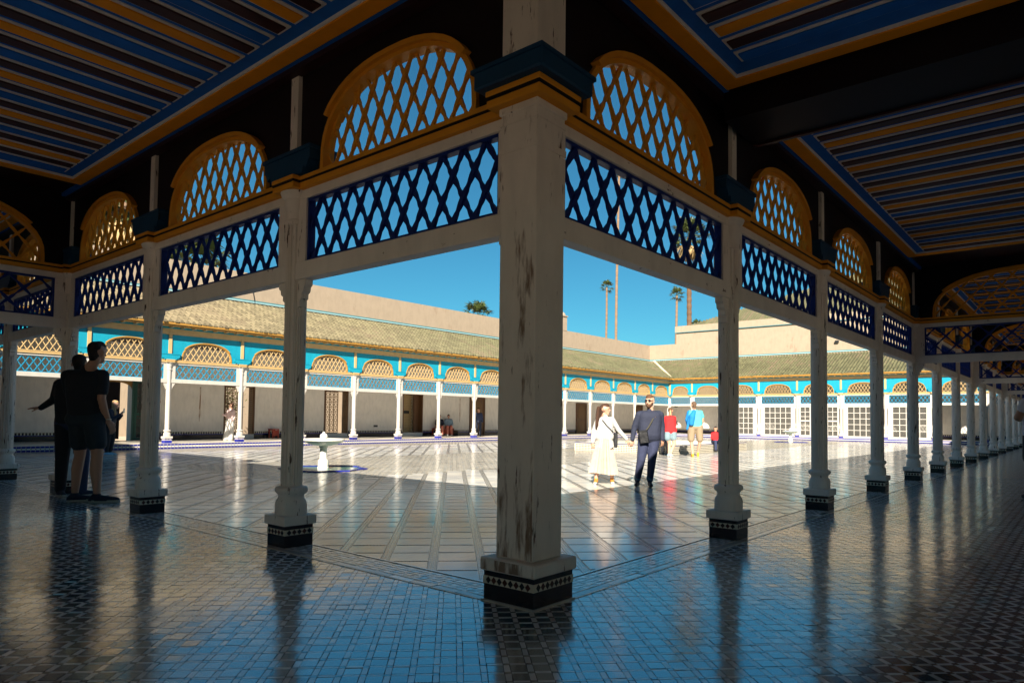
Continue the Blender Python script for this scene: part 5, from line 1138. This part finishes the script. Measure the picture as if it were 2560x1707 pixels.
b.torso(V3(-0.22, 0, 1.60), V3(0.16, 0, 1.60), V3(-0.15, 0, 1.06), V3(0.11, 0, 1.06), 0.150, 0.145, tq, kh, 0.150)
b.chain([V3(0.18, 0, 1.58), V3(0.24, 0.0, 1.42)], [0.075, 0.070], tq); b.chain([V3(0.24, 0, 1.42), V3(0.26, 0.02, 1.28), V3(0.21, 0.10, 1.06)], [0.055, 0.05, 0.035], SKIN); b.hand(V3(0.21, 0.10, 1.06), (-0.1, 0.1, -1), (1, 0, 0), 0.18, SKIN, 0.6)
b.chain([V3(-0.24, 0, 1.57), V3(-0.31, 0.05, 1.30), V3(-0.24, 0.18, 1.10)], [0.075, 0.06, 0.04], bl_)
for x0, x1 in ((-0.15, -0.17), (0.11, 0.15)): b.cap(V3(x0, 0, 1.0), V3(x1, 0, 0.62), 0.145, 0.120, kh)
b.chain([V3(-0.17, 0, 0.64), V3(-0.15, 0, 0.50), V3(-0.11, 0.0, 0.10)], [0.085, 0.066, 0.045], SKIN2); b.chain([V3(0.15, 0.0, 0.64), V3(0.15, 0.02, 0.50), V3(0.13, 0.18, 0.16)], [0.085, 0.066, 0.045], SKIN2)
b.shoe(V3(-0.11, 0, 0.10), V3(-0.10, 0.16, 0.03), yel, yel); b.shoe(V3(0.13, 0.18, 0.14), V3(0.16, 0.30, 0.03), yel, yel); b.build(r, 'body', 0.013)
jb = Body(); jb.chain([V3(-0.10, -0.16, 1.60), V3(-0.18, -0.19, 1.42), V3(-0.20, -0.18, 1.18)], [0.07, 0.115, 0.095], bl_).cap(V3(-0.25, -0.14, 1.40), V3(-0.33, -0.10, 0.98), 0.07, 0.04, bl_).build(r, 'carried_jacket', 0.014)
# --- others, small in the view
r = person('person in grey trousers sitting on the pool edge behind the navy sweater', 20.36, 9.80, -STEP)
b = Body(); gy_ = cm((0.16, 0.15, 0.16)); pu = cm((0.10, 0.09, 0.16))
b.head(V3(-0.02, 0.05, 1.10), (0.6, -0.6, 0), SKIN, hairb, 1.0, neck=V3(0, 0.05, 0.95)); b.torso(V3(-0.16, 0.05, 0.90), V3(0.16, 0.05, 0.90), V3(-0.1, 0.05, 0.42), V3(0.1, 0.05, 0.42), 0.12, 0.12, pu, gy_, 0.12)
b.chain([V3(0.17, 0.05, 0.88), V3(0.22, -0.02, 0.66), V3(0.12, -0.20, 0.56)], [0.055, 0.048, 0.036], pu); b.hand(V3(0.12, -0.20, 0.56), (0, -0.6, -0.4), (0, 0, 1), 0.17, SKIN, 0.6); b.chain([V3(-0.17, 0.05, 0.88), V3(-0.22, -0.02, 0.66), V3(-0.10, -0.20, 0.56)], [0.055, 0.048, 0.036], pu)
for q in (-1, 1): b.chain([V3(q * 0.1, 0.05, 0.42), V3(q * 0.11, -0.36, 0.46), V3(q * 0.11, -0.40, 0.10)], [0.10, 0.075, 0.055], gy_); b.shoe(V3(q * 0.11, -0.40, 0.10), V3(q * 0.12, -0.54, 0.03), bk)
b.build(r, 'body', 0.014)
r = person('small person in red top sitting on the pool edge beside the first long-row column', 24.42, 9.50, -STEP)
b = Body(); b.head(V3(0, 0.02, 0.93), (-0.4, -0.8, 0), SKIN, hairb, 0.9, neck=V3(0, 0.02, 0.80)); b.torso(V3(-0.13, 0.02, 0.75), V3(0.13, 0.02, 0.75), V3(-0.08, 0.02, 0.40), V3(0.08, 0.02, 0.40), 0.11, 0.11, red_, jean, 0.11)
for q in (-1, 1): b.chain([V3(q * 0.14, 0.02, 0.74), V3(q * 0.18, -0.05, 0.56), V3(q * 0.10, -0.2, 0.48)], [0.05, 0.045, 0.035], red_); b.chain([V3(q * 0.08, 0.02, 0.40), V3(q * 0.09, -0.30, 0.42), V3(q * 0.09, -0.33, 0.08)], [0.085, 0.065, 0.05], jean); b.shoe(V3(q * 0.09, -0.33, 0.09), V3(q * 0.10, -0.46, 0.03), bk, k=0.85)
b.build(r, 'body', 0.014)
r = person('person with fair hair in dark navy reading a phone before the green doorway', 4.95, 20.31, -STEP)
b = Body(); dn = cm((0.012, 0.016, 0.034)); bld = cm((0.36, 0.22, 0.10), bmp=0.8, sc=60); lb_ = cm((0.22, 0.42, 0.55)); fd = (0.95, 0.1, -0.3)
b.head(V3(0.13, 0, 1.55), fd, SKIN2, bld, 1.0, neck=V3(0.06, 0, 1.41)); b.chain([V3(0.07, 0, 1.55), V3(0.10, -0.03, 1.40), V3(0.16, -0.05, 1.25)], [0.06, 0.055, 0.03], bld)
b.torso(V3(0.03, 0.14, 1.36), V3(0.05, -0.14, 1.36), V3(-0.02, 0.09, 0.90), V3(-0.02, -0.09, 0.90), 0.115, 0.112, dn, blk_, 0.115)
b.chain([V3(0.05, -0.16, 1.34), V3(0.14, -0.16, 1.10), V3(0.32, -0.08, 1.25)], [0.058, 0.05, 0.038], dn); b.hand(V3(0.32, -0.08, 1.25), (0.6, 0.1, 0.6), (0.3, -1, 0), 0.17, SKIN2, 0.6); b.chain([V3(0.03, 0.16, 1.34), V3(0.13, 0.16, 1.10), V3(0.30, 0.06, 1.22)], [0.058, 0.05, 0.038], dn)
b.chain([V3(-0.03, -0.08, 0.88), V3(-0.02, -0.08, 0.48), V3(-0.06, -0.06, 0.12)], [0.105, 0.075, 0.048], blk_); b.chain([V3(0.0, 0.08, 0.88), V3(0.02, 0.08, 0.48), V3(-0.02, 0.06, 0.12)], [0.105, 0.075, 0.048], blk_)
b.shoe(V3(-0.06, -0.06, 0.10), V3(0.10, -0.06, 0.03), lb_, wt); b.shoe(V3(-0.02, 0.06, 0.10), V3(0.13, 0.08, 0.03), lb_, wt); b.build(r, 'body', 0.013)
MB().bbox(-0.03, 0.03, -0.06, 0.06, -0.08, 0.08, 0, 0.01).build('bag', cm((0.10, 0.18, 0.45)), r).location = (0.17, -0.16, 0.84); strap(r, [(0.14, -0.165, 0.91), (0.05, -0.15, 1.10), (-0.05, -0.06, 1.33), (0.02, 0.10, 1.43)], 0.009, cm((0.06, 0.10, 0.30))); MB().box(-0.006, 0.006, -0.035, 0.035, -0.07, 0.07).build('phone', 'tile_cream', r).location = (0.42, -0.05, 1.37)
r = person('person in white wide trousers half hidden by a sunlit column before the leafy grille', 11.40, 25.5, 0)
b = Body(); b.head(V3(0.10, 0, 1.48), (-0.9, 0.2, 0), SKIN2, brn, 0.98, neck=V3(0.09, 0, 1.33)); pk = cm((0.60, 0.42, 0.40)); b.torso(V3(-0.05, 0, 1.28), V3(0.20, 0, 1.28), V3(0.0, 0, 0.85), V3(0.15, 0, 0.85), 0.1, 0.1, pk, wt, 0.11)
b.chain([V3(-0.06, 0, 1.26), V3(-0.12, 0, 1.05), V3(-0.22, -0.1, 1.10)], [0.05, 0.045, 0.035], pk); b.chain([V3(0.21, 0, 1.26), V3(0.25, 0, 1.0), V3(0.2, -0.1, 0.85)], [0.05, 0.045, 0.035], pk); b.chain([V3(0.0, 0, 0.82), V3(-0.05, 0, 0.45), V3(-0.12, 0, 0.06)], [0.10, 0.09, 0.11], wt); b.chain([V3(0.14, 0, 0.82), V3(0.12, 0.05, 0.45), V3(0.08, 0.05, 0.06)], [0.10, 0.09, 0.11], wt)
b.shoe(V3(-0.12, 0, 0.10), V3(-0.25, 0, 0.03), SKIN2); b.build(r, 'body', 0.015)
r = person('person raising both arms behind the sunlit column near the socket plate', 8.30, 25.7, 0)
b = Body(); ol = cm((0.16, 0.09, 0.08)); b.head(V3(-0.08, 0, 1.52), (0.3, 0.9, 0), SKIN, hairb, 1.0, neck=V3(-0.1, 0, 1.38)); b.torso(V3(-0.24, 0, 1.34), V3(0.06, 0, 1.34), V3(-0.2, 0, 0.9), V3(0.0, 0, 0.9), 0.115, 0.115, ol, jean, 0.12)
b.chain([V3(0.07, 0, 1.32), V3(0.14, 0.1, 1.20), V3(0.20, 0.2, 1.42), V3(0.24, 0.22, 1.58)], [0.055, 0.048, 0.036, 0.03], SKIN); b.chain([V3(-0.25, 0, 1.32), V3(-0.3, 0.1, 1.2), V3(-0.18, 0.25, 1.42)], [0.055, 0.048, 0.03], SKIN); b.cap(V3(0.12, -0.05, 0.98), V3(0.18, -0.05, 0.85), 0.09, 0.08, cm((0.25, 0.22, 0.22)))
for q in (-0.2, 0.0): b.chain([V3(q, 0, 0.88), V3(q, 0, 0.48), V3(q, 0, 0.1)], [0.10, 0.075, 0.055], jean); b.shoe(V3(q, 0, 0.1), V3(q + 0.05, 0.15, 0.03), bk)
b.build(r, 'body', 0.015)
r = person('seated person in grey-blue shirt and coral trousers on the red bench', 26.1, 27.1, 0, rot=0.25)
b = Body(); gb = cm((0.22, 0.30, 0.36)); co = cm((0.62, 0.20, 0.13)); b.head(V3(0, 0.1, 1.16), (-0.2, -0.9, 0), SKIN, hairb, 1.0, neck=V3(0, 0.1, 1.01)); b.torso(V3(-0.17, 0.1, 0.97), V3(0.17, 0.1, 0.97), V3(-0.1, 0.1, 0.53), V3(0.1, 0.1, 0.53), 0.125, 0.125, gb, co, 0.12)
for q in (-1, 1): b.chain([V3(q * 0.19, 0.1, 0.95), V3(q * 0.24, 0.04, 0.72), V3(q * 0.18, -0.12, 0.60)], [0.06, 0.05, 0.036], gb); b.chain([V3(q * 0.1, 0.1, 0.53), V3(q * 0.12, -0.32, 0.54), V3(q * 0.12, -0.42, 0.10)], [0.105, 0.078, 0.055], co); b.shoe(V3(q * 0.12, -0.42, 0.10), V3(q * 0.14, -0.58, 0.03), wt)
b.build(r, 'body', 0.015); MB().bbox(-0.13, 0.13, -0.1, 0.1, 0, 0.34, 0, 0.03).build('backpack', cm((0.05, 0.03, 0.02)), r).location = (0.42, -0.1, 0.0)
r = person('seated person in dark headscarf beside the grey-blue shirt on the bench', 25.35, 27.1, 0, rot=0.25)
b = Body(); b.head(V3(0, 0.1, 1.12), (-0.5, -0.8, 0), SKIN, blk_, 1.05, neck=V3(0, 0.1, 0.98)); b.torso(V3(-0.16, 0.1, 0.94), V3(0.16, 0.1, 0.94), V3(-0.1, 0.1, 0.53), V3(0.1, 0.1, 0.53), 0.13, 0.125, dn, co, 0.13)
for q in (-1, 1): b.chain([V3(q * 0.18, 0.1, 0.92), V3(q * 0.23, 0.02, 0.70), V3(q * 0.10, -0.15, 0.62)], [0.06, 0.05, 0.036], dn); b.chain([V3(q * 0.1, 0.1, 0.53), V3(q * 0.11, -0.30, 0.54), V3(q * 0.11, -0.38, 0.10)], [0.105, 0.08, 0.06], co); b.shoe(V3(q * 0.11, -0.38, 0.10), V3(q * 0.12, -0.52, 0.03), bk)
b.build(r, 'body', 0.015)
r = person('standing person in dark blue at the edge of the corner pier, by the far wall', 26.9, 25.4, 0)
b = Body(); b.head(V3(0, 0, 1.55), (0.6, -0.6, 0), SKIN, hairb, 1.0, neck=V3(0, 0, 1.4)); b.torso(V3(-0.17, 0, 1.35), V3(0.17, 0, 1.35), V3(-0.1, 0, 0.9), V3(0.1, 0, 0.9), 0.115, 0.12, jean, dn, 0.115)
for q in (-1, 1): b.chain([V3(q * 0.18, 0, 1.33), V3(q * 0.24, 0, 1.08), V3(q * 0.24, -0.05, 0.85)], [0.055, 0.05, 0.036], jean); b.chain([V3(q * 0.1, 0, 0.88), V3(q * 0.11, 0, 0.48), V3(q * 0.11, 0, 0.1)], [0.10, 0.075, 0.055], dn); b.shoe(V3(q * 0.11, 0, 0.1), V3(q * 0.14, -0.14, 0.03), bk)
b.build(r, 'body', 0.015)
r = person('person in white T-shirt and dark shorts at the edge of the long gallery, arms bent', 9.20, -2.02, 0)
b = Body(); b.head(V3(0.0, 0, 1.60), (-0.3, 0.9, -0.2), SKIN, hairb, 1.02, neck=V3(0, 0, 1.45)); wv = cm((0.62, 0.60, 0.66)); b.torso(V3(-0.19, 0, 1.40), V3(0.19, 0, 1.40), V3(-0.11, 0, 0.97), V3(0.11, 0, 0.97), 0.14, 0.135, wv, wv, 0.135)
for q in (-1, 1): b.chain([V3(q * 0.21, 0, 1.385), V3(q * 0.25, 0.0, 1.30)], [0.075, 0.072], wv); b.chain([V3(q * 0.25, 0, 1.30), V3(q * 0.29, 0.05, 1.17), V3(q * 0.10, 0.26, 1.14)], [0.055, 0.05, 0.034], SKIN); b.hand(V3(q * 0.10, 0.26, 1.14), (-q * 0.6, 0.4, 0.3), (0, 0, 1), 0.18, SKIN, 0.6); b.chain([V3(q * 0.11, 0, 0.90), V3(q * 0.13, 0, 0.60)], [0.125, 0.115], shorts_); b.chain([V3(q * 0.13, 0, 0.62), V3(q * 0.12, 0, 0.48), V3(q * 0.12, 0, 0.1)], [0.085, 0.062, 0.042], SKIN); b.shoe(V3(q * 0.12, 0, 0.1), V3(q * 0.15, 0.15, 0.03), bk)
b.build(r, 'body', 0.013)
